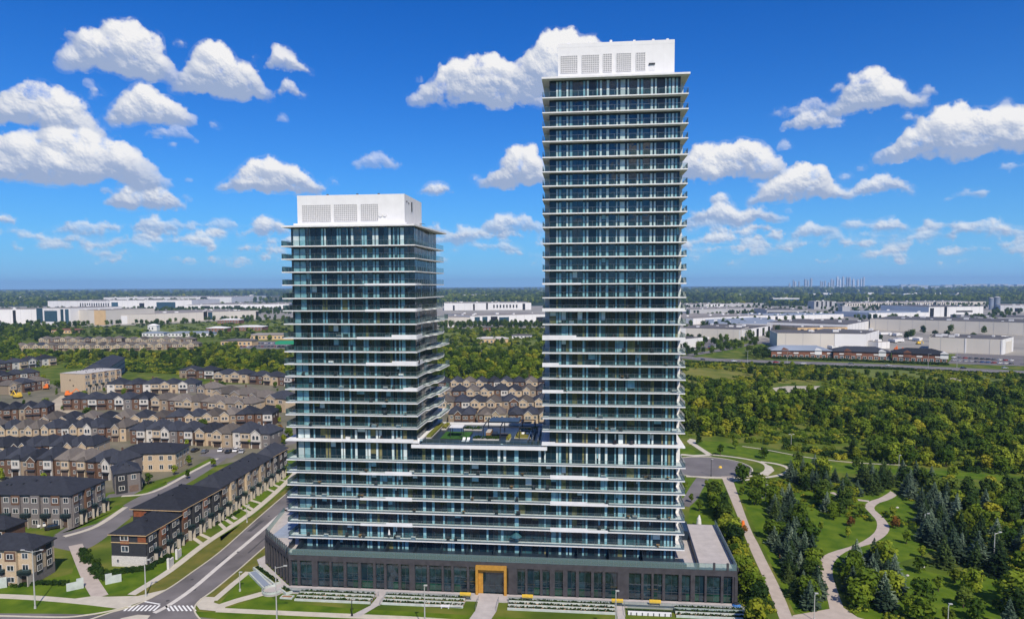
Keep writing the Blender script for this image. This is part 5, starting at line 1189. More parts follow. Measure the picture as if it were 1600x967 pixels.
small('white arched roof shop behind the tan store', 365, 517, 45, 25, 6, 'wbrick', X['wwhite']); small('red shop with white roof near the long warehouse', 340, 506, 40, 25, 7, 'wbrick', X['wwhite']); small('white roofed red shop left of the arched one', 322, 519, 30, 20, 6, 'wbrick', X['wwhite'])
small('red roofed low building left of the green slope', 80, 521, 40, 20, 5, 'wtan', X['wbrick']); small('white cube kiosk on the green slope', 231, 517, 14, 10, 8, 'wwhite', X['wwhite']); small('dark blue roofed hall below the white kiosk', 222, 526, 30, 16, 5, 'wwhite', X['roofb']); small('blue roofed row house hall near the green slope', 262, 526, 60, 20, 5, 'wwhite', X['roofb'])
small('white farmhouse in the far right forest', 1349, 471.5, 60, 30, 12, 'wwhite', X['wgrey'])
a = at(430, 543); t = thing('sports_canopy', 'bright green canopy roof beside the parking lot left of the short tower', 'canopy', a); b = MB(); b.box(0, 26, 0, 14, 3.6, 6.5); b.build('canopy_roof', mat('green_canopy', (.02, .28, .14), .7, .1, 1), t)
b = MB()
for x in (1, 12.5, 25):
    for y in (1, 13): b.box(x - .2, x + .2, y - .2, y + .2, 0, 3.6)
b.build('canopy_posts', X['pole'], t)
# far skyline
SK = [(1234, 5), (1240, 9), (1243, 6), (1249, 8), (1259, 10), (1263, 8), (1268, 11), (1283, 6), (1286, 8), (1290, 7), (1296, 6), (1300, 10), (1303, 7), (1309, 12), (1313, 11), (1318, 12), (1324, 11), (1328, 13), (1334, 8), (1341, 11), (1346, 10), (1350, 12)]
X['skytower'] = mat('far_tower_facade', (.50, .52, .54), .6, .15, .02, rnd=.35)
for k, (x, h_) in enumerate(SK):
    Y = 11500; d = ray(x, 447); s_ = Y / d.y; wd = Y / FPX * rh_.uniform(1.5, 2.8); H_ = CAMH + (h_ + rh_.uniform(-2.5, 1.5)) * Y / FPX
    t = thing('skyscraper', f'{ORD[k]} of the hazy pale skyscrapers on the distant skyline', 'skyscraper', (d.x * s_, Y, 0), .3, 'skyscrapers of the distant skyline')
    b = MB(); b.box(-wd / 2, wd / 2, 0, wd, 0, H_ * .92); b.box(-wd * .32, wd * .32, wd * .2, wd * .8, H_ * .92, H_); b.build('tower_shaft', X['skytower'], t)
    if k % 3 == 0: b = MB(); b.tube((0, wd / 2, H_), (0, wd / 2, H_ + 18), 2, 1); b.build('mast', X['wgrey'], t)
b = MB()
for k in range(260):
    x = rh_.uniform(-80, 1680); y = rh_.uniform(452.5, 466) + (3.5 - x * .0044); p = at(x, y); s_ = p.length / FPX
    w_, h2 = s_ * rh_.uniform(2, 9), s_ * rh_.uniform(.6, 1.3); b.box(p.x, p.x + w_, p.y, p.y + w_ * .6, 0, h2 + 8)
b.build('distant_buildings', X['wwhite'], label='scattered white sheds and roofs among the distant trees', cat='buildings', kind='stuff')
b = MB()
for k in range(60):
    x = rh_.uniform(1500, 1660) if k < 30 else rh_.uniform(1300, 1600); p = at(x, rh_.uniform(450, 451.5)); b.box(p.x, p.x + rh_.uniform(60, 260), p.y, p.y + 60, 0, rh_.uniform(30, 75))
b.build('distant_buildings', X['skytower'], label='thin line of pale buildings on the right horizon', cat='buildings', kind='stuff')
# ------------------------------------------------------------------ front landscaping (building frame)
def bbox_thing(name, label, cat, a0, a1, v0, v1, z0, z1, m, part, group=None):
    t = lt(name, label, cat, a0, v0, 0, group); b = MB(); b.box(0, a1 - a0, 0, v1 - v0, z0, z1); b.build(part, X[m], t); return t
b = MB(); b.prism([(-59.5, -4.0), (-57.5, -7.3), (-57.0, -7.3), (42.5, -7.3), (42.5, -3.9), (-57.5, -3.9)], 0, .30)
pv = b.build('podium_paving', X['paver'], None, OO, YAW, kind='structure')
b = MB(); b.prism([(-71.8, 9.5), (-60.5, -7.3), (-57.0, -7.3), (-57.6, -4.1), (-68.9, 7.7), (-70.5, 14)], 0, .28); b.build('podium_paving', X['paver'], None, OO, YAW, kind='structure')
def leafy(b, x0, x1, y0, y1, z0, z1, n, s, rr):
    for _ in range(n):
        p = Vector((rr.uniform(x0, x1), rr.uniform(y0, y1), rr.uniform(z0, z1))); u = Vector((rr.gauss(0, 1), rr.gauss(0, 1), rr.gauss(0, .5))).normalized(); w_ = u.orthogonal().normalized(); w_ = (w_ + u.cross(w_) * rr.uniform(-1, 1)).normalized(); q = s * rr.uniform(.6, 1.3)
        b.face([p - u * q - w_ * q, p + u * q - w_ * q, p + u * q + w_ * q, p - u * q + w_ * q])
lr = random.Random(5)
tiers = [(-8.0, .62, 'upper'), (-9.3, .44, 'middle'), (-10.6, .26, 'lower')]
for (a0, a1, nm) in ((-53.5, -36.6, 'left'), (-34.2, -16.6, 'centre left'), (-7.2, 15.2, 'right of the entrance steps'), (27.5, 41.5, 'right end')):
    for (v, zt, tn) in tiers:
        t = lt('planter', f'{tn} step of the long concrete planters before the podium, {nm} section', 'planter', a0, v, 0)
        L = a1 - a0; b = MB(); b.box(0, L, 0, .45, 0, zt + .12); b.build('planter_wall', X['cpale'], t); b = MB(); b.box(0, L, .452, 1.28, 0, zt - .05); b.build('planter_soil', X['wood'], t)
        b = MB(); leafy(b, .1, L - .1, .5, 1.2, zt - .05, zt + .3, int(L * 16), .14, lr); b.build('planter_shrubs', X['hedge'], t, kind='stuff')
o = lt('glass_balustrade', 'long glass balustrade along the podium paving behind the planters', 'railing', 0, 0, 0); guard(o, [(-57.0, -7.2), (-36.6, -7.2)], .3, 1.0); guard(o, [(-34.2, -7.2), (-15.4, -7.2)], .3, 1.0)
o = lt('glass_balustrade', 'glass balustrade in front of the podium right of the gold entrance', 'railing', 0, 0, 0); guard(o, [(-7.4, -7.2), (42.2, -7.2)], .3, 1.0)
o = lt('glass_balustrade', 'glass fence beside the white seats at the lower right of the podium', 'railing', 0, 0, 0); guard(o, [(17.8, -8.6), (41.8, -8.6), (42.4, -7.3)], .05, 1.1)
# steps and walks
def steps(label, a0, a1, v0, v1, n, skew=0):
    t = lt('entrance_steps', label, 'steps', a0, v1, 0); w_ = a1 - a0; dv = (v0 - v1) / n
    for k in range(n):
        b = MB(); b.box(skew * k / n, w_ + skew * k / n, dv * k, dv * (k + 1) - .004, 0, .30 * (k + 1) / n + .02); b.build('step', X['paver'], t)
    b = MB()
    for x in (0, w_): b.beam((x, 0, .95), (x + skew, dv * n, 1.25), .06, .05)
    for x in (0, w_):
        for k in (0, n): b.box(x + skew * k / n - .03, x + skew * k / n + .03, dv * k - .03, dv * k + .03, 0, 1.0 + .25 * k / n)
    b.build('handrail', X['rail'], t)
steps('broad pale steps leading to the gold entrance', -13.8, -9.4, -7.3, -11.5, 6); steps('narrow steps between the left planters', -36.4, -34.4, -7.3, -11, 6, .6); steps('narrow steps between the right planters and the white seats', 15.5, 17.2, -7.3, -11.2, 6)
b = MB(); b.face([(-15.2, -19, .07), (-10.8, -19, .07), (-9.4, -11.5, .07), (-13.8, -11.5, .07)]); b.build('front_walk', X['paver'], None, OO, YAW, kind='structure')
b = MB(); b.face([(-39.4, -16.6, .07), (-37.2, -16.6, .07), (-34.6, -11.0, .07), (-36.2, -11.0, .07)]); b.build('front_walk', X['paver'], None, OO, YAW, kind='structure')
b = MB(); b.face([(15.2, -17.6, .07), (16.9, -17.6, .07), (17.1, -11.2, .07), (15.6, -11.2, .07)]); b.build('front_walk', X['paver'], None, OO, YAW, kind='structure')
b = MB(); b.face([(-25.2, -10.8, .06), (-16.8, -10.8, .36), (-16.4, -8.2, .36), (-24.2, -8.2, .06)]); b.build('ramp', X['paver'], None, OO, YAW, kind='structure')
t = lt('bench', 'long white bench wall with posts beside the right steps', 'bench', 17.8, -10.4, 0); b = MB(); b.box(0, 8.8, 0, .7, .02, .6); b.build('seat', X['white'], t)
for k in range(8): b = MB(); b.box(.5 + k * 1.15, .68 + k * 1.15, -.08, -.0, 0, .62); b.build('leg', X['dark'], t)
t = lt('bench', 'small white bench on the planting bed before the ramp', 'bench', -21.3, -11.2, 0); b = MB(); b.box(0, 1.9, 0, .8, .35, .55); b.build('seat', X['white'], t); b = MB(); b.box(.1, .3, .1, .7, 0, .35); b.box(1.6, 1.8, .1, .7, 0, .35); b.build('leg', X['white'], t)
for (a, v, z, l) in ((-18.0, -6.6, .3, 'yellow box left of the gold entrance'), (-4.5, -6.4, .3, 'small yellow sign stand right of the gold entrance'), (14.6, -6.7, .3, 'yellow banner box at the head of the right steps'), (22.5, -6.4, .3, 'yellow box near the right end of the podium paving')):
    t = lt('sign_box', l, 'sign', a, v, z); b = MB(); b.box(0, 2.4, 0, .5, .5, 1.1); b.build('sign_panel', X['yellow'], t); b = MB(); b.box(.2, .3, .2, .3, 0, .5); b.box(2.1, 2.2, .2, .3, 0, .5); b.build('leg', X['dark'], t)
# diagonal planters at the left corner
def dplanter(label, p0, p1, w_, h_, top):
    a, c = at(*p0), at(*p1); L = (c - a).length; t = thing('planter', label, 'planter', a, math.atan2((c - a).y, (c - a).x)); b = MB(); b.box(0, L, 0, w_, 0, h_); b.build('planter_wall', X['cpale'], t)
    b = MB(); b.box(.3, L - .3, .3, w_ - .3, h_ - .1, h_ + .02); b.build('planter_soil', X[top], t)
    if top == 'mead': b = MB(); leafy(b, .4, L - .4, .4, w_ - .4, h_, h_ + .35, int(L * 22), .14, lr); b.build('planter_shrubs', X['hedge'], t, kind='stuff')
dplanter('grey decked planter running down to the round corner seat', (388, 897), (412, 922), 2.0, .5, 'roofb'); dplanter('green diagonal planter beside the angled podium wing', (395, 890), (428, 916), 1.7, .7, 'mead'); dplanter('short green planter right of the round corner seat', (436, 922), (447, 930), 1.6, .6, 'mead')
p = at(426, 925); t = thing('round_seat', 'round pale concrete seat at the left podium corner', 'seat', p); b = MB(); b.tube((0, 0, 0), (0, 0, .45), 2.2, 2.2, 24); b.build('seat', X['paver'], t)
b = MB()
for k in range(14):
    t0 = math.radians(100 + k * 17); b.box(-.45, .45, -.15, .15, .45, .95, 0, Matrix.Translation((2.1 * math.cos(t0), 2.1 * math.sin(t0), 0)) @ Matrix.Rotation(t0 + math.pi / 2, 4, 'Z'))
b.build('backrest', X['cpale'], t)
dplanter('brown bed with pale rim at the foot of the round seat', (437, 935), (456, 936), 1.4, .3, 'wood')

# ------------------------------------------------------------------ trees
X['leaf'] = leafmat('leaf_green', (.030, .072, .006), (.125, .190, .012), (.29, .34, .028)); X['leafy'] = leafmat('leaf_yellowing', (.09, .13, .008), (.22, .25, .016), (.40, .37, .03))
X['leafd'] = leafmat('leaf_dark', (.014, .038, .007), (.050, .092, .012), (.13, .18, .022)); X['spruce'] = leafmat('spruce_needles', (.030, .060, .032), (.105, .160, .100), (.28, .36, .24), .9)
X['pine'] = leafmat('pine_needles', (.018, .042, .010), (.045, .085, .022), (.11, .16, .04), .7); X['rust'] = leafmat('rusty_leaf', (.10, .04, .012), (.22, .10, .02), (.38, .20, .03))
def quad(b, p, n, s, rr):
    n = Vector(n).normalized(); u = n.orthogonal().normalized(); w_ = n.cross(u); a = rr.uniform(0, 6.28); u, w_ = u * math.cos(a) + w_ * math.sin(a), w_ * math.cos(a) - u * math.sin(a)
    k = rr.uniform(.55, 1); b.face([p - u * s - w_ * s * k, p + u * s - w_ * s * k * .6, p + u * s * .8 + w_ * s * k, p - u * s * .7 + w_ * s * k])
def crown_dec(seed, h, r, n, leaf, m, low=.16):
    rr = random.Random(seed); b = MB(); lobes = []
    for k in range(13):
        a = rr.uniform(0, 6.28); z = rr.uniform(low + .12, .84); q = r * .62 * math.sin(math.pi * min(1, (z - low * .4) / 1.0)) ** .6 * rr.uniform(.45, 1); lobes.append((Vector((q * math.cos(a), q * math.sin(a), z * h)), r * rr.uniform(.30, .50)))
    lobes.append((Vector((0, 0, h * .5)), r * .5)); lobes.append((Vector((0, 0, h * .85)), r * .3))
    for i in range(n):
        c, q = lobes[i % len(lobes)]; d = Vector((rr.gauss(0, 1), rr.gauss(0, 1), rr.gauss(.25, .9))).normalized(); p = c + d * q * rr.uniform(.7, 1.08)
        quad(b, p, d + Vector((rr.uniform(-.6, .6), rr.uniform(-.6, .6), rr.uniform(-.2, .7))), leaf * rr.uniform(.6, 1.25), rr)
    return b.mesh('crown', [X[m]])
def trunk_dec(seed, h, r):
    rr = random.Random(seed); b = MB(); b.tube((0, 0, 0), (rr.uniform(-.1, .1), rr.uniform(-.1, .1), h * .5), h * .026, h * .016, 6, 0, False)
    for k in range(5): a = k * 1.3 + rr.random(); z = h * rr.uniform(.22, .45); b.tube((0, 0, z), (r * .5 * math.cos(a), r * .5 * math.sin(a), z + h * .28), h * .012, h * .005, 4, 0, False)
    return b.mesh('trunk', [X['bark']])
def crown_con(seed, h, r, m, dens=1.0):
    rr = random.Random(seed); b = MB(); lv = int(17 * dens)
    for i in range(lv):
        f = i / (lv - 1); z = h * (.06 + .90 * f); R_ = r * (1 - f) ** .85 * rr.uniform(.85, 1.1) + .12; nb = max(5, int(11 * (1 - f) + 4))
        for k in range(nb):
            a = 6.283 * k / nb + rr.uniform(-.25, .25) + i; q = R_ * rr.uniform(.6, 1.22); dx, dy = math.cos(a), math.sin(a); w_ = q * .24 + .10; dz = -q * .22
            for s in range(3):
                t0, t1 = s / 3, (s + 1) / 3 + .06; ww0, ww1 = w_ * (.55 + .8 * t0) * (1 if s < 2 else .8), w_ * (1.1 - .75 * t1)
                zz = lambda t: z + dz * t + .16 * q * t * t + rr.uniform(-.05, .05)
                z0, z1 = zz(t0), zz(t1)
                b.face([(dx * q * t0 - dy * ww0, dy * q * t0 + dx * ww0, z0 - .12), (dx * q * t0 + dy * ww0, dy * q * t0 - dx * ww0, z0 - .05), (dx * q * t1 + dy * ww1, dy * q * t1 - dx * ww1, z1 + .03), (dx * q * t1 - dy * ww1, dy * q * t1 + dx * ww1, z1)])
            for e_ in range(4):
                t_ = rr.uniform(.45, 1.08); o_ = rr.uniform(-.35, .35) * q * .5; quad(b, Vector((dx * q * t_ - dy * o_, dy * q * t_ + dx * o_, z + dz * t_ + rr.uniform(-.05, .22))), (dx + rr.uniform(-.5, .5), dy + rr.uniform(-.5, .5), rr.uniform(.3, 1.4)), rr.uniform(.12, .26), rr)
    b.tube((0, 0, h * .93), (0, 0, h * 1.03), .10, .02, 5)
    return b.mesh('crown', [X[m]])
def trunk_con(h): b = MB(); b.tube((0, 0, 0), (0, 0, h * .9), h * .02, .03, 6, 0, False); return b.mesh('trunk', [X['bark']])
KT = {}     # kind -> list of (trunk mesh, crown mesh)
KT['green'] = [(trunk_dec(s, 8, 3.4), crown_dec(s, 8, 3.5 + .3 * (s % 2), 620, .42, 'leaf')) for s in (1, 2, 3)]
KT['yellow'] = [(trunk_dec(s, 7, 3), crown_dec(s, 7, 3.1, 560, .40, 'leafy')) for s in (11, 12)]
KT['dark'] = [(trunk_dec(s, 8.5, 3.2), crown_dec(s, 8.5, 3.2, 620, .40, 'leafd')) for s in (21, 22)]
KT['young'] = [(trunk_dec(s, 5, 1.6), crown_dec(s, 5, 1.5, 420, .26, 'leaf', .25)) for s in (31, 32)]
KT['rust'] = [(trunk_dec(s, 4.5, 2), crown_dec(s, 4.5, 2.0, 420, .26, 'rust')) for s in (41,)]
KT['spruce'] = [(trunk_con(8), crown_con(s, 8, 2.75, 'spruce')) for s in (51, 52, 53)]
KT['pine'] = [(trunk_con(8), crown_con(s, 8, 2.6, 'pine')) for s in (61, 62)]
DESC = {'green': 'rounded mid green tree', 'yellow': 'yellow green early autumn tree', 'dark': 'dark green full crowned tree', 'young': 'small young green tree', 'rust': 'low rust coloured tree', 'spruce': 'blue grey spruce with drooping branches', 'pine': 'dark green conifer'}
SHORT = {'green': 'rounded green tree', 'yellow': 'yellowish tree', 'dark': 'dark green tree', 'young': 'small young tree', 'rust': 'rusty tree', 'spruce': 'blue grey spruce', 'pine': 'dark conifer'}
def inpoly(x, y, P_):
    c = False; n = len(P_)
    for i in range(n):
        x1, y1 = P_[i]; x2, y2 = P_[(i + 1) % n]
        if (y1 > y) != (y2 > y) and x < (x2 - x1) * (y - y1) / (y2 - y1) + x1: c = not c
    return c
grid = {}
def free(x, y, s):
    gx_, gy_ = int(x // 10), int(y // 10)
    for i in (-1, 0, 1):
        for j in (-1, 0, 1):
            for (a, c, q) in grid.get((gx_ + i, gy_ + j), ()):
                if (a - x) ** 2 + (c - y) ** 2 < (max(s, 0) * .5 + q * .5) ** 2: return False
    return True
NO = [[(1200, 598), (1290, 598), (1290, 619), (1200, 622)], [(1120, 744), (1146, 744), (1174, 819), (1204, 877), (1228, 925), (1245, 967), (1212, 967), (1190, 915), (1160, 846), (1146, 808)],
      [(1290, 967), (1284, 922), (1273, 880), (1295, 858), (1339, 845), (1362, 830), (1362, 812), (1346, 791), (1352, 780), (1384, 763), (1408, 770), (1404, 782), (1374, 792), (1394, 826), (1390, 842), (1330, 864), (1310, 880), (1312, 910), (1324, 949), (1330, 967)],
      [(1060, 714), (1176, 714), (1240, 730), (1225, 748), (1060, 750)], [(1290, 764), (1360, 778), (1358, 790), (1290, 775)]]
TREES = []
tr = random.Random(99)
def grow(poly, sp, mix, hs, zone, maxn=6000, cl=None):
    W_ = [at(*p) for p in poly]; x0, x1 = min(p.x for p in W_), max(p.x for p in W_); y0, y1 = min(p.y for p in W_), max(p.y for p in W_)
    n = int((x1 - x0) * (y1 - y0) / (sp * sp) * 5); ks = [k for k, q in mix for _ in range(q)]; c = 0
    for _ in range(min(n, 90000)):
        x, y = tr.uniform(x0, x1), tr.uniform(y0, y1); px, py = proj((x, y, 0))
        if not inpoly(px, py, poly) or any(inpoly(px, py, q) for q in NO): continue
        lx, ly = Linv((x, y, 0))
        if -72 < lx < 43.5 and -12 < ly < 27: continue
        if cl:
            v = math.sin(x * .031 + 1.3) * math.sin(y * .027 + .4) + .5 * math.sin(x * .083 + y * .06)
            if v < cl: continue
        k = tr.choice(ks); s = tr.uniform(*hs); q = sp * (.7 + .5 * tr.random())
        if not free(x, y, q): continue
        grid.setdefault((int(x // 10), int(y // 10)), []).append((x, y, q)); 
        zn = zone
        if 'broad woodland' in zone: zn = f"in the {'back' if py < 632 else ('middle' if py < 672 else 'front')} {'left' if px < 1200 else ('centre left' if px < 1330 else ('centre right' if px < 1460 else 'right'))} part of the right woodland"
        TREES.append((x, y, k, s, tr.uniform(0, 6.28), zn)); c += 1
        if c >= maxn: break
DEC = [('green', 6), ('yellow', 2), ('dark', 2), ('pine', 1)]
grow([(1106, 776), (1118, 776), (1140, 830), (1163, 880), (1184, 940), (1188, 985), (1166, 985), (1156, 925), (1146, 880), (1126, 830)], 3.0, [('green', 3), ('yellow', 2), ('dark', 1)], (.62, .92), 'in the thick row between podium and promenade')
grow([(1200, 790), (1236, 786), (1260, 832), (1274, 885), (1282, 936), (1264, 953), (1244, 938), (1222, 885), (1204, 838)], 3.0, [('spruce', 5), ('pine', 2), ('green', 3), ('dark', 1)], (.55, .88), 'in the clump between the promenade and the winding path')
grow([(1322, 905), (1332, 880), (1358, 874), (1390, 890), (1412, 930), (1390, 957), (1345, 957), (1332, 935)], 3.1, [('spruce', 6), ('pine', 1), ('green', 2)], (.65, .92), 'in the clump right of the winding path')
grow([(1330, 700), (1640, 715), (1640, 748), (1500, 734), (1330, 718)], 7, DEC, (.6, .95), 'in the woodland edge above the mown strip')
grow([(1440, 800), (1485, 800), (1560, 870), (1560, 905), (1470, 885), (1440, 840)], 4.0, [('spruce', 5), ('pine', 3), ('yellow', 1)], (.75, 1.1), 'in the tall conifer group at the lower right')
grow([(1222, 738), (1250, 728), (1300, 742), (1340, 772), (1330, 805), (1300, 812), (1275, 780), (1235, 758)], 4.6, [('spruce', 3), ('green', 3), ('yellow', 1), ('dark', 2)], (.6, .9), 'in the mixed group below the mown strip')
grow([(1345, 750), (1390, 746), (1396, 762), (1360, 772)], 3.6, [('spruce', 2), ('pine', 4)], (.75, .95), 'in the dark clump above the path end')
grow([(1402, 748), (1490, 760), (1480, 795), (1425, 795), (1404, 772)], 4.4, [('spruce', 4), ('dark', 2), ('yellow', 1)], (.7, .95), 'in the mixed group right of the path end')
grow([(1470, 770), (1640, 770), (1640, 990), (1575, 990), (1570, 860), (1490, 800)], 5.0, [('green', 5), ('yellow', 4), ('dark', 3), ('spruce', 2)], (.7, 1.0), 'in the woodland at the lower right edge')
grow([(1395, 885), (1470, 900), (1575, 915), (1575, 990), (1400, 985), (1400, 940)], 5.6, [('green', 5), ('yellow', 3), ('dark', 2), ('young', 3)], (.45, .8), 'in the scrub at the bottom right', cl=-.35)
grow([(1150, 752), (1185, 756), (1215, 790), (1190, 800), (1165, 790)], 5.5, [('young', 3), ('green', 2), ('dark', 1)], (.6, .9), 'on the lawn just right of the promenade')
grow([(1335, 800), (1440, 800), (1445, 880), (1400, 885), (1340, 870)], 9, [('young', 4), ('rust', 1), ('green', 1)], (.6, .9), 'on the open lawn by the winding path')
grow([(1235, 790), (1330, 800), (1345, 840), (1290, 855), (1262, 840)], 9, [('young', 3), ('rust', 1), ('green', 1)], (.55, .9), 'on the lawn inside the bend of the winding path')
grow([(1062, 750), (1110, 755), (1140, 800), (1135, 830), (1110, 815), (1080, 790)], 9, [('young', 3), ('yellow', 1), ('rust', 1)], (.5, .8), 'on the lawn behind the podium')
grow([(1105, 740), (1190, 752), (1150, 690), (1080, 696)], 13, [('young', 1)], (.7, 1), 'around the turning circle')
grow([(1090, 686), (1165, 694), (1240, 708), (1420, 728), (1640, 750), (1640, 764), (1400, 742), (1240, 726), (1180, 716), (1100, 700)], 19, [('green', 2), ('dark', 1)], (.5, .8), 'along the mown strip')
grow([(1062, 610), (1150, 606), (1260, 618), (1300, 608), (1640, 607), (1640, 748), (1500, 734), (1300, 716), (1200, 700), (1165, 690), (1110, 682), (1062, 680)], 5.3, DEC, (.45, 1.12), 'in the broad woodland on the right', cl=-.30)
grow([(1170, 580), (1330, 590), (1640, 592), (1640, 608), (1300, 606), (1170, 602)], 9, DEC, (.5, .85), 'at the meadow edge of the woodland', cl=-.3)
grow([(1062, 568), (1250, 572), (1640, 588), (1640, 597), (1300, 590), (1062, 578)], 10, [('green', 3), ('yellow', 3), ('dark', 1)], (.4, .7), 'in the hedgerow below the highway', cl=-.25)
grow([(684, 553), (862, 554), (862, 604), (684, 604)], 7, DEC, (.85, 1.3), 'in the tree belt seen between the towers')
grow([(684, 516), (862, 516), (862, 545), (684, 545)], 17, DEC, (.7, 1.1), 'on the meadow beyond the road between the towers', cl=-.3)
grow([(684, 508), (862, 508), (862, 514), (684, 514)], 13, [('dark', 1)], (1.0, 1.4), 'in the dark row before the gap warehouses')
grow([(-60, 554), (60, 556), (230, 556), (320, 552), (455, 556), (455, 596), (392, 594), (340, 580), (262, 572), (255, 562), (110, 566), (60, 574), (-60, 578)], 7.5, [('green', 4), ('yellow', 4), ('dark', 3)], (.75, 1.15), 'in the left tree belt behind the houses')
grow([(-60, 534), (30, 534), (30, 556), (-60, 556)], 8, DEC, (.8, 1.2), 'at the far left behind the tree belt')
grow([(-60, 511), (110, 512), (90, 530), (60, 534), (-60, 534)], 13, [('dark', 3), ('green', 2)], (.8, 1.3), 'below the left warehouses')
grow([(-60, 484), (455, 484), (455, 492), (-60, 492)], 30, [('dark', 1)], (1, 1.6), 'between the left warehouses', cl=0)
grow([(-60, 506), (160, 508), (400, 498), (455, 497), (455, 502), (160, 512), (-60, 512)], 15, [('dark', 2), ('green', 1)], (.8, 1.3), 'at the foot of the left warehouses', cl=-.1)
grow([(110, 520), (330, 522), (455, 508), (455, 530), (330, 536), (230, 526), (120, 528)], 17, [('dark', 3), ('green', 2)], (.7, 1.1), 'among the shops on the left', cl=-.2)
grow([(310, 545), (372, 540), (375, 556), (310, 556)], 8, DEC, (.7, 1), 'beside the left parking lot')
grow([(1062, 530), (1160, 533), (1215, 536), (1160, 545), (1080, 560), (1062, 560)], 14, [('dark', 3), ('green', 1)], (.7, 1.1), 'along the side road by the highway', cl=0)
grow([(1168, 552), (1204, 552), (1204, 562), (1168, 562)], 7, [('dark', 1)], (.8, 1.2), 'in the dark group left of the shop row')
grow([(1480, 556), (1500, 553), (1640, 566), (1640, 578), (1560, 574)], 20, [('dark', 1)], (.7, 1.0), 'around the right car park', cl=.1)
grow([(1062, 478), (1640, 474), (1640, 530), (1062, 545)], 42, [('dark', 1)], (1.0, 1.5), 'between the right warehouses', cl=.35)
grow([(0, 590), (455, 600), (455, 760), (300, 760), (0, 760)], 24, [('young', 3), ('green', 1)], (.5, .75), 'among the houses on the left')
for (px, py, k, s) in ((430, 684, 'green', .7), (444, 694, 'yellow', .6), (437, 676, 'rust', .9), (232, 757, 'young', .9), (273, 742, 'young', .8), (295, 728, 'young', .9), (1163, 832, 'rust', .5), (1244, 905, 'pine', .5), (1092, 694, 'dark', .5), (1157, 745, 'young', 1.1), (703, 662, 'rust', 1.0), (835, 664, 'green', .5)):
    p = at(px, py); TREES.append((p.x, p.y, k, s, tr.uniform(0, 6), 'standing alone by a path or house'))
PXO = {}
for i_, q in enumerate(TREES): PXO.setdefault((q[2], q[5]), []).append((proj((q[0], q[1], 0))[0], q[0], q[1]))
for v_ in PXO.values(): v_.sort()
TREES.sort(key=lambda q: -(q[3] / max(60, q[1])))
cnt = {}; restp = []
fam = {'green': 'g', 'yellow': 'g', 'dark': 'g', 'young': 'g', 'rust': 'g', 'spruce': 'c', 'pine': 'c'}
for (x, y, k, s, rz, zone) in TREES:
    f = fam[k]; cnt[f] = cnt.get(f, 0) + 1; v = int(rz * 100) % len(KT[k])
    if cnt[f] > 290: restp.append((x, y, k, v, s, rz)); continue
    lab = f"{DESC[k]} {zone}"; grp_ = PXO[(k, zone)]
    if 1 < len(grp_) <= len(ORD): lab = f"{ORD[[(g_[1], g_[2]) for g_ in grp_].index((x, y))]} {SHORT[k]} {zone}"
    lab = ' '.join(lab.split()[:16])
    t = link('conifer_tree' if f == 'c' else 'leafy_tree', None, None, (x, y, 0), rz, (s * tr.uniform(.9, 1.15), s * tr.uniform(.9, 1.15), s), lab, 'tree', f"{DESC[k]}s {zone}")
    link('trunk', KT[k][v][0], t); link('crown', KT[k][v][1], t)
print('TREES', len(TREES), cnt, len(restp))
def scatter(name, pts, protos, label, cat='trees'):
    """one stuff object: instances of the given meshes on points (x, y, kind, scale, rz)"""
    me = bpy.data.meshes.new(name); me.from_pydata([(p[0], p[1], 0) for p in pts], [], [])
    for an, ty, ix in (('kind', 'INT', 2), ('size', 'FLOAT', 3), ('turn', 'FLOAT', 4)): a = me.attributes.new(an, ty, 'POINT'); a.data.foreach_set('value', [p[ix] for p in pts])
    ob = link(name, me, label=label, cat=cat, kind='stuff')
    ng = bpy.data.node_groups.new(name, 'GeometryNodeTree'); ng.interface.new_socket('Geometry', in_out='INPUT', socket_type='NodeSocketGeometry'); ng.interface.new_socket('Geometry', in_out='OUTPUT', socket_type='NodeSocketGeometry')
    n = ng.nodes.new; l = ng.links.new; gi = n('NodeGroupInput'); go = n('NodeGroupOutput'); j = n('GeometryNodeJoinGeometry')
    def at_(nm, ty): q = n('GeometryNodeInputNamedAttribute'); q.data_type = ty; q.inputs[0].default_value = nm; return q.outputs[0]
    cx_ = n('ShaderNodeCombineXYZ'); l(at_('turn', 'FLOAT'), cx_.inputs[2])
    for i, src in enumerate(protos):
        cp = n('FunctionNodeCompare'); cp.data_type = 'INT'; cp.operation = 'EQUAL'; l(at_('kind', 'INT'), cp.inputs[2]); cp.inputs[3].default_value = i
        oi = n('GeometryNodeObjectInfo'); oi.inputs['Object'].default_value = src; oi.inputs['As Instance'].default_value = True; oi.transform_space = 'ORIGINAL'
        ip = n('GeometryNodeInstanceOnPoints'); l(gi.outputs[0], ip.inputs['Points']); l(cp.outputs[0], ip.inputs['Selection']); l(oi.outputs['Geometry'], ip.inputs['Instance']); l(cx_.outputs[0], ip.inputs['Rotation'])
        l(at_('size', 'FLOAT'), ip.inputs['Scale']); l(ip.outputs[0], j.inputs[0])
    l(j.outputs[0], go.inputs[0]); md = ob.modifiers.new('scatter', 'NODES'); md.node_group = ng; return ob
protos = []; pidx = {}
byme = {}
for o in C.objects:
    if o.name.startswith('crown') and o.data.name not in byme: byme[o.data.name] = o
for k in KT:
    for v, (tm, cm_) in enumerate(KT[k]):
        if cm_.name in byme: pidx[(k, v)] = len(protos); protos.append(byme[cm_.name])
pk = list(pidx)
scatter('woodland_trees', [(x, y, pidx.get((k, v), pidx.get((k, 0), 0)), s, rz) for (x, y, k, v, s, rz) in restp], protos, 'more distant small trees of the woods and belts around the estate')
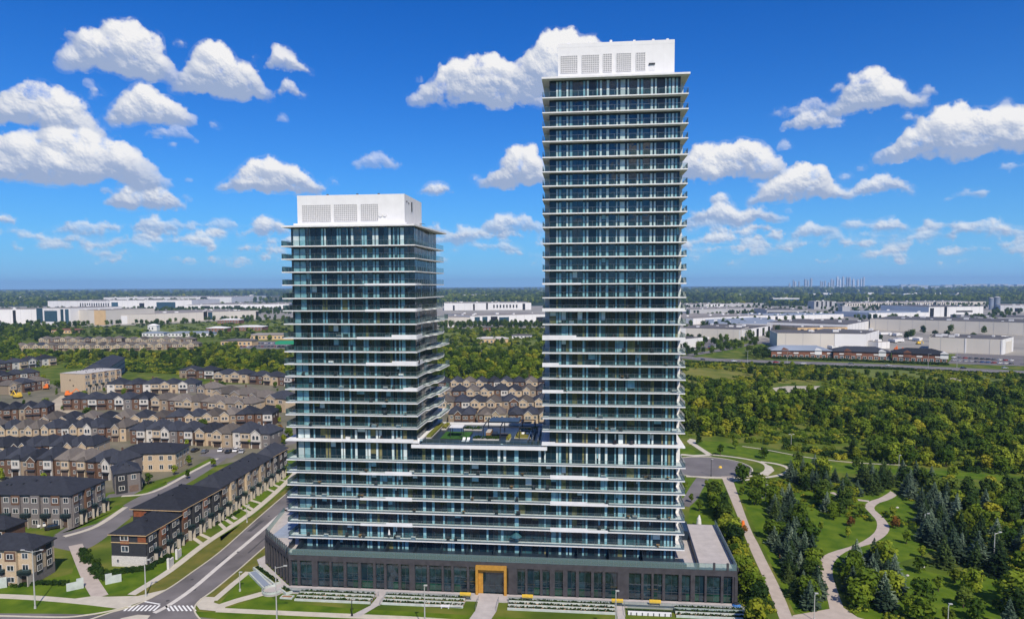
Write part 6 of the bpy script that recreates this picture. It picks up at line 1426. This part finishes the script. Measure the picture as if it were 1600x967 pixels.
# distant forest: big crowns out to the horizon
fp = []; fr = random.Random(4); dk = [pidx[q] for q in pk if q[0] in ('dark', 'green')]; yk = [pidx[q] for q in pk if q[0] == 'yellow']
for _ in range(16000):
    x = fr.uniform(-120, 1720); yy = 449.6 + 30 * fr.random() ** 1.25 + (3.5 - x * .0044); p = at(x, yy)
    if p.y > 14500 or p.y < 1900: continue
    if yy > 471 and not (math.sin(p.x * .004 + 2) * math.sin(p.y * .005) > .1): continue
    if math.sin(p.x * .0017 + 1) * math.sin(p.y * .0011) > .62: continue
    s = min(p.y / 1500, 4.2) * fr.uniform(.8, 1.5); fp.append((p.x, p.y, fr.choice(dk) if fr.random() < .93 else fr.choice(yk), s, fr.uniform(0, 6)))
scatter('distant_forest', fp, protos, 'dark forest canopy stretching to the horizon', 'forest')
# ground scrub under the woodland and hedges
sb = MB(); sr = random.Random(8)
for _ in range(9): 
    q = Vector((sr.gauss(0, .5), sr.gauss(0, .5), sr.uniform(.2, .7)))
    for _ in range(22): d = Vector((sr.gauss(0, 1), sr.gauss(0, 1), sr.gauss(.3, .8))).normalized(); quad(sb, q + d * .55, d, .22, sr)
SH = [sb.mesh('shrub', [X[m_]]) for m_ in ('leaf', 'leafy', 'hedge')]
shp = []
for i, me in enumerate(SH):
    p = at(*((1240, 600), (1320, 607), (1180, 742))[i]); o = link('shrub', me, None, p, 0, None, ('mid green shrub on the meadow edge', 'yellowish shrub in front of the woodland', 'dark shrub beside the turning circle')[i], 'shrub'); shp.append(o)
pts = []
def scrub(poly, n, s0, s1, kinds, cl=None):
    W_ = [at(*p) for p in poly]; x0, x1 = min(p.x for p in W_), max(p.x for p in W_); y0, y1 = min(p.y for p in W_), max(p.y for p in W_); c = 0
    for _ in range(n * 8):
        x, y = sr.uniform(x0, x1), sr.uniform(y0, y1); px, py = proj((x, y, 0))
        if not inpoly(px, py, poly) or any(inpoly(px, py, q) for q in NO): continue
        if cl is not None and math.sin(x * .05) * math.sin(y * .043 + 1) + .4 * math.sin(x * .17 + y * .11) < cl: continue
        pts.append((x, y, sr.choice(kinds), sr.uniform(s0, s1), sr.uniform(0, 6))); c += 1
        if c >= n: break
scrub([(1062, 604), (1640, 596), (1640, 748), (1300, 716), (1165, 690), (1062, 680)], 2600, .5, 1.7, [0, 0, 1, 2])
scrub([(1062, 566), (1640, 586), (1640, 600), (1062, 606)], 1300, .6, 1.6, [0, 1, 1, 2], -.1)
scrub([(1395, 880), (1640, 900), (1640, 990), (1390, 985)], 900, .4, 1.2, [0, 1, 2], -.2)
scrub([(1440, 775), (1640, 770), (1640, 900), (1560, 900), (1450, 820)], 700, .5, 1.3, [0, 1, 2])
scrub([(1108, 772), (1125, 772), (1180, 880), (1205, 955), (1175, 985), (1150, 890)], 420, .4, .9, [0, 1, 2])
scrub([(1205, 790), (1232, 785), (1290, 935), (1250, 952)], 260, .4, .9, [0, 2]); scrub([(1312, 885), (1350, 868), (1400, 930), (1335, 960)], 240, .4, .9, [0, 2])
scrub([(1160, 752), (1240, 745), (1470, 790), (1450, 860), (1340, 862), (1290, 850), (1240, 800)], 330, .2, .7, [0, 1, 1, 2], .1); scrub([(684, 553), (862, 554), (862, 604), (684, 604)], 700, 1, 2.2, [0, 1, 2]); scrub([(-60, 556), (455, 556), (455, 594), (60, 574), (-60, 578)], 1500, 1, 2.2, [0, 1, 2], -.5)
scrub([(-60, 512), (455, 500), (455, 530), (-60, 534)], 700, 1, 2.5, [0, 2], 0); scrub([(684, 512), (862, 512), (862, 545), (684, 545)], 500, 1, 2.5, [0, 1, 2], -.2)
def hedge(pa, n, w_=1.0, s=.8):
    P_ = [at(*p) for p in pa]
    for _ in range(n):
        i = sr.randrange(len(P_) - 1); t0 = sr.random(); p = P_[i].lerp(P_[i + 1], t0); pts.append((p.x + sr.uniform(-w_, w_), p.y + sr.uniform(-w_, w_), 2, s * sr.uniform(.7, 1.2), sr.uniform(0, 6)))
hedge([(165, 897), (228, 889), (262, 868)], 110, .7, .6); hedge([(22, 915), (66, 911), (102, 912)], 60, .6, .5); hedge([(124, 858), (145, 885), (160, 905)], 60, .8, .6); hedge([(300, 834), (345, 815), (380, 795)], 40, .5, .35)
hedge([(1210, 560), (1300, 563), (1400, 567), (1480, 570)], 200, 2, 1.6); hedge([(1062, 566), (1200, 570), (1400, 577), (1640, 590)], 400, 3, 1.3)
scatter('shrub_cover', pts, shp, 'low shrubs, hedges and undergrowth over lawns and woods', 'undergrowth')

# ------------------------------------------------------------------ street lamps, cars, small things
def lamp(px, py, h, label, arms=1, arm=1.6, group=None, dark=False):
    t = thing('street_lamp', label, 'street lamp', at(px, py), 0, group); m_ = X['dark' if dark else 'pole']
    b = MB(); b.tube((0, 0, 0), (0, 0, h), .16 if h > 8 else .10, .08, 8); b.tube((0, 0, 0), (0, 0, .5), .24, .22, 8); b.build('pole', m_, t)
    for s in ([-1, 1] if arms == 2 else [1]):
        b = MB(); b.tube((0, 0, h - .3), (s * arm, -.1, h + .15), .06, .05, 6); b.build('arm', m_, t)
        b = MB(); b.box(s * arm - .35, s * arm + .35, -.25, .10, h + .1, h + .28); b.build('lamp_head', X['pole'], t)
lamp(55, 950, 12.5, 'tall double armed lamp pole on the lower left lawn', 2, 2.0); lamp(228, 932, 8.2, 'grey lamp pole on the verge by the diagonal road', 1, 1.0); lamp(433, 985, 13, 'tall lamp pole before the left podium corner', 1, 2.0); lamp(664, 990, 9.6, 'slim white pole before the podium centre', 1, .25); lamp(962, 1000, 9.6, 'slim white pole before the right part of the podium', 1, .25)
lamp(550, 962, 3.4, 'short grey post beside the left planter steps', 1, .4, dark=True); lamp(386, 816, 5, 'short lamp by the sidewalk under the long terrace', 1, .6); lamp(375, 923, 4.2, 'low post on the verge opposite the podium', 1, .3)
lamp(1272, 969, 5.5, 'white park lamp at the tip of the left conifer clump', 1, .3); lamp(1404, 742, 7, 'tall park lamp by the mown strip', 1, .3); lamp(1552, 890, 9, 'tall lamp in the conifers at the lower right', 1, 1.2); lamp(1444, 840, 6.5, 'curved park lamp beside the open lawn', 1, .8); lamp(1480, 1000, 7, 'lamp head in the scrub at the bottom right', 1, .3); lamp(1196, 785, 5.5, 'white lamp right of the promenade', 1, .3); lamp(1111, 744, 6, 'dark lamp at the edge of the turning circle', 1, .3, dark=True); lamp(1236, 701, 6, 'lamp on the strip above the turning circle', 2, .8)
lamp(1495, 574, 17, 'tall highway mast right of the shop row', 2, 2); lamp(1168, 570, 12, 'highway mast left of the shop row', 2, 2); lamp(1230, 568, 10, 'highway mast before the left shop row', 1, 2); lamp(1450, 574, 11, 'highway mast before the right shop row', 1, 2)
def person(px, py, label, c1, c2):
    pass
CM = {}
def carmesh(col):
    m_, t_, b_, N_, L_ = nodes('car_paint'); b_.inputs['Base Color'].default_value = (*col, 1); setp(b_, rough=.3, spec=.6, coat=.6)
    b = MB(); prof = [(-2.2, .35), (-2.2, .85), (-1.95, .98), (-1.2, 1.02), (1.1, 1.0), (2.05, .86), (2.25, .7), (2.25, .35)]
    n = len(prof)
    for s in (-1, 1):
        pp = [(x, s * .88, z) for x, z in prof]; b.face(pp if s < 0 else pp[::-1])
    for i in range(n):
        j = (i + 1) % n; b.face([(prof[i][0], -.88, prof[i][1]), (prof[i][0], .88, prof[i][1]), (prof[j][0], .88, prof[j][1]), (prof[j][0], -.88, prof[j][1])])
    body = b.mesh('car_body', [m_])
    b = MB(); q = [(-1.75, .82, .99), (1.15, .82, .99), (.45, .68, 1.47), (-1.25, .68, 1.47)]
    r_ = [(x, -y, z) for x, y, z in q]
    b.face(q[::-1]); b.face(r_); b.face([q[1], q[2], r_[2], r_[1]][::-1]); b.face([q[3], q[0], r_[0], r_[3]][::-1]); cab = b.mesh('cabin', [X['wpane']])
    b = MB(); b.box(-1.22, .42, -.67, .67, 1.47, 1.50); roof_ = b.mesh('car_roof', [m_])
    return body, cab, roof_
wb = MB(); wb.tube((0, -.1, 0), (0, .1, 0), .33, .33, 12); WH = wb.mesh('wheel', [X['tyre']])
CC = {'white': (.78, .78, .78), 'black': (.02, .02, .022), 'silver': (.45, .46, .48), 'red': (.35, .03, .02), 'blue': (.04, .10, .28), 'grey': (.13, .13, .14)}
for k, c in CC.items(): CM[k] = carmesh(c)
def car(p, rz, col, label, group=None, z=.03):
    t = thing('car', label, 'car', (p[0], p[1], z), rz, group)
    for nm, me in zip(('car_body', 'cabin', 'car_roof'), CM[col]): link(nm, me, t)
    for x in (-1.35, 1.4):
        for y in (-.82, .82): link('wheel', WH, t, (x, y, .33))
def pcar(px, py, rz, col, label, group=None): car(at(px, py), rz, col, label, group)
pcar(73, 822, math.radians(35), 'white', 'white car parked in the driveway before the grey terrace'); pcar(84, 826, math.radians(38), 'black', 'black car parked beside the white one in the grey terrace driveway'); pcar(22, 808, math.radians(80), 'grey', 'grey car under the balconies of the grey terrace at the left edge')
for i, (x, c) in enumerate(((305, 'black'), (320, 'grey'), (345, 'white'), (358, 'black'), (369, 'white'), (378, 'silver'))): pcar(x, 705 + (i % 2) * 2, math.radians(85 + 8 * (i % 3)), c, f'{c} car, {ORD[i]} in the line parked before the white fronted houses', 'cars parked before the white fronted houses')
for i in range(30):
    r_, k_ = divmod(i, 15); c = tr.choice(list(CC)); pcar(372 + k_ * 5.4 + tr.uniform(-.8, .8), 537 + r_ * 5, math.radians(80), c, f'{c} car, {ORD[k_]} in the {"back" if r_ == 0 else "front"} line of the parking lot left of the short tower'.replace(' of the parking lot left of the short tower', ' of the left parking lot'), 'cars in the left parking lot')
for i, x in enumerate((700, 712, 738, 745, 772, 806, 822)): pcar(x, 547.5 + (i % 2) * 1.3, .02, tr.choice(['black', 'grey', 'white']), f'{ORD[i]} of the cars driving on the road seen between the towers', 'cars on the road between the towers')
for i, (x, c) in enumerate(((1098, 'black'), (1147, 'white'), (1255, 'white'), (1330, 'grey'), (1388, 'silver'), (1505, 'black'), (1570, 'silver'), (1212, 'red'))):
    pcar(x, 562.5 + (x - 1100) * .028 + (i % 3), .02, c, f'{c} car on the highway, {ORD[[1098,1147,1212,1255,1330,1388,1505,1570].index(x)]} of those in view', 'cars on the highway')
for i in range(22): c = tr.choice(list(CC)); pcar(1490 + (i % 11) * 9, 559 + (i // 11) * 5 + (i % 11) * .5, .3, c, f'{c} car, {ORD[i % 11]} in the {("back", "front")[i // 11]} line of the far right car park', 'cars in the right car park')
for i in range(18): c = tr.choice(list(CC)); pcar(1075 + (i % 9) * 8.5, 549 - (i % 9) * 1.7 + (i // 9) * 2.5, .4, c, f'{c} car, {ORD[i % 9]} in the {("back", "front")[i // 9]} line beside the side road', 'cars beside the side road')
trm = MB(); trm.box(0, 14, 0, 2.6, 1.1, 4.0); TRA = trm.mesh('trailer', [X['wwhite']]); trm = MB(); trm.box(14.4, 16.8, .1, 2.5, .6, 3.4); CAB = trm.mesh('cab', [X['wwhite']]); trm = MB()
for x in (1.5, 3, 12, 15.8):
    trm.tube((x, 0, .5), (x, .4, .5), .5, .5, 10); trm.tube((x, 2.2, .5), (x, 2.6, .5), .5, .5, 10)
TW = trm.mesh('wheels', [X['tyre']])
TRK = ([(1232 + k * 9, 545.5) for k in range(3)] + [(1300 + k * 6, 547) for k in range(6)] + [(1392, 535), (1402, 536), (1412, 534), (1420, 532), (1440, 534), (1376, 524), (1390, 525), (1404, 526), (1470, 527), (1490, 528), (1510, 528.5), (1535, 529), (1556, 530)] + [(185, 484.5), (200, 485), (120, 485), (700, 512), (1088, 531)])
TL = {q: f'white box trailer truck, {ORD[i]} of those parked by the warehouses' for i, q in enumerate(sorted(TRK))}
for i, (px, py) in enumerate(TRK):
    t = thing('truck', TL[(px, py)], 'truck', at(px, py), tr.choice([0, 1.5, .1]), 'trucks parked by the warehouses'); link('trailer', TRA, t); link('cab', CAB, t); link('wheels', TW, t)
for (px, py, l) in ((1435, 538, 'yellow excavator among the yards at the right'), (1417, 550, 'orange digger beside the strip mall roofs'), (1400, 547, 'orange loader in the yard behind the shop row'), (28, 622, 'yellow digger on the building site at the left'), (72, 608, 'orange skip on the building site'), (108, 619, 'orange low loader before the sand coloured block')):
    t = thing('excavator', l, 'digger', at(px, py), tr.uniform(0, 3)); b = MB(); b.box(-2, 2, -1.4, 1.4, 1, 2.4); b.box(-1.6, .2, -1.2, .2, 2.4, 3.6); b.build('digger_body', X['yellow' if 'yellow' in l else 'orange'], t); b = MB(); b.box(-2.2, 2.2, -1.7, -1, 0, 1); b.box(-2.2, 2.2, 1, 1.7, 0, 1); b.build('track', X['tyre'], t)
    b = MB(); b.tube((1.5, 0, 2), (4, 0, 4.6), .3, .25, 6); b.tube((4, 0, 4.6), (6, 0, 2.2), .25, .2, 6); b.box(5.5, 6.5, -.5, .5, 1.4, 2.3); b.build('digger_arm', X['yellow' if 'yellow' in l else 'orange'], t)
for (px, py, m_, l, w_, d_, h_) in ((1160, 824, 'orange', 'orange construction barrel pile on the promenade', 1.2, 1.2, 1.6), (1124, 731, 'yellow', 'yellow marker plate in the turning circle', 1.3, .8, .5), (1232, 905, 'blue', 'blue tarp bundle under the conifers', 2.6, 1.4, .9), (47, 822, 'blue', 'blue recycling bin before the grey terrace', 1.2, .9, 1.2), (1147, 951, 'blue', 'pale blue box by the lower end of the tree row', 2, 1.2, .8)):
    t = thing('site_object', l, 'container', at(px, py), .3); b = MB(); b.tube((w_ / 2, d_ / 2, 0), (w_ / 2, d_ / 2, h_), max(w_, d_) * .55, max(w_, d_) * .32, 9); b.build('container_body', X[m_], t); b = MB(); b.tube((w_ / 2, d_ / 2, h_), (w_ / 2, d_ / 2, h_ + .12), max(w_, d_) * .36, max(w_, d_) * .3, 9); b.build('lid', X['dark' if m_ == 'blue' else m_], t)
for k in range(7):
    p = at(1206 + k * 2.0, 834 + k * 6.5); t = thing('safety_fence', f'orange safety fence panel, {("topmost", "second", "third", "fourth", "fifth", "sixth", "lowest")[k]} along the conifer clump', 'fence', p, math.radians(-68), 'orange safety fence panels'); b = MB(); b.box(0, 1.4, 0, .05, .1, 1.0); b.build('mesh_panel', X['orange'], t); b = MB(); b.box(0, .08, -.04, .08, 0, 1.15); b.build('post', X['wood'], t)
p = at(1092, 822); t = thing('sculpture', 'white wrapped figure on the lawn behind the podium', 'sculpture', p); b = MB(); b.tube((0, 0, 0), (0, 0, 2.2), .75, .55, 10); b.tube((0, 0, 2.2), (.1, 0, 3.2), .5, .18, 10); b.build('figure', X['white'], t); b = MB(); b.box(-.9, .9, -.9, .9, -.02, .15); b.build('plinth', X['conc'], t)
for (px, py, s, l) in ((1441, 886, .75, 'large pale boulder on the scrub slope'), (1418, 899, .5, 'small pale boulder left of the large one'), (1402, 793, .55, 'pale boulder on the open lawn'), (1468, 903, .6, 'flat pale boulder right of the large one')):
    rr = random.Random(int(px)); b = MB(); t = thing('boulder', l, 'boulder', at(px, py), rr.random())
    rings = []
    for i in range(5):
        f = i / 4; rings.append([Vector((s * math.cos(a) * math.sin(math.pi * (.12 + .8 * f) ) * rr.uniform(.8, 1.15) * 1.2, s * .8 * math.sin(a) * math.sin(math.pi * (.12 + .8 * f)) * rr.uniform(.8, 1.15), s * .62 * (1 - math.cos(math.pi * .5 * f * 1.0)) * 1.0)) for a in [q * 6.283 / 9 for q in range(9)]])
    for i in range(4):
        for q in range(9): w2 = (q + 1) % 9; b.face([rings[i][q], rings[i][w2], rings[i + 1][w2], rings[i + 1][q]])
    b.face(rings[4]); b.build('stone', X['conc'], t)
# ------------------------------------------------------------------ air
hm = bpy.data.materials.new('haze_air'); hm.use_nodes = True; t_ = hm.node_tree; t_.nodes.clear(); ho = t_.nodes.new('ShaderNodeOutputMaterial'); pvn = t_.nodes.new('ShaderNodeVolumePrincipled')
pvn.inputs['Color'].default_value = (.40, .65, 1.0, 1); pvn.inputs['Density'].default_value = HAZE; pvn.inputs['Anisotropy'].default_value = .1; t_.links.new(pvn.outputs[0], ho.inputs['Volume'])
b = MB(); b.box(-16000, 16000, -2500, 16000, -1, 235); b.build('haze', hm, kind='stuff')
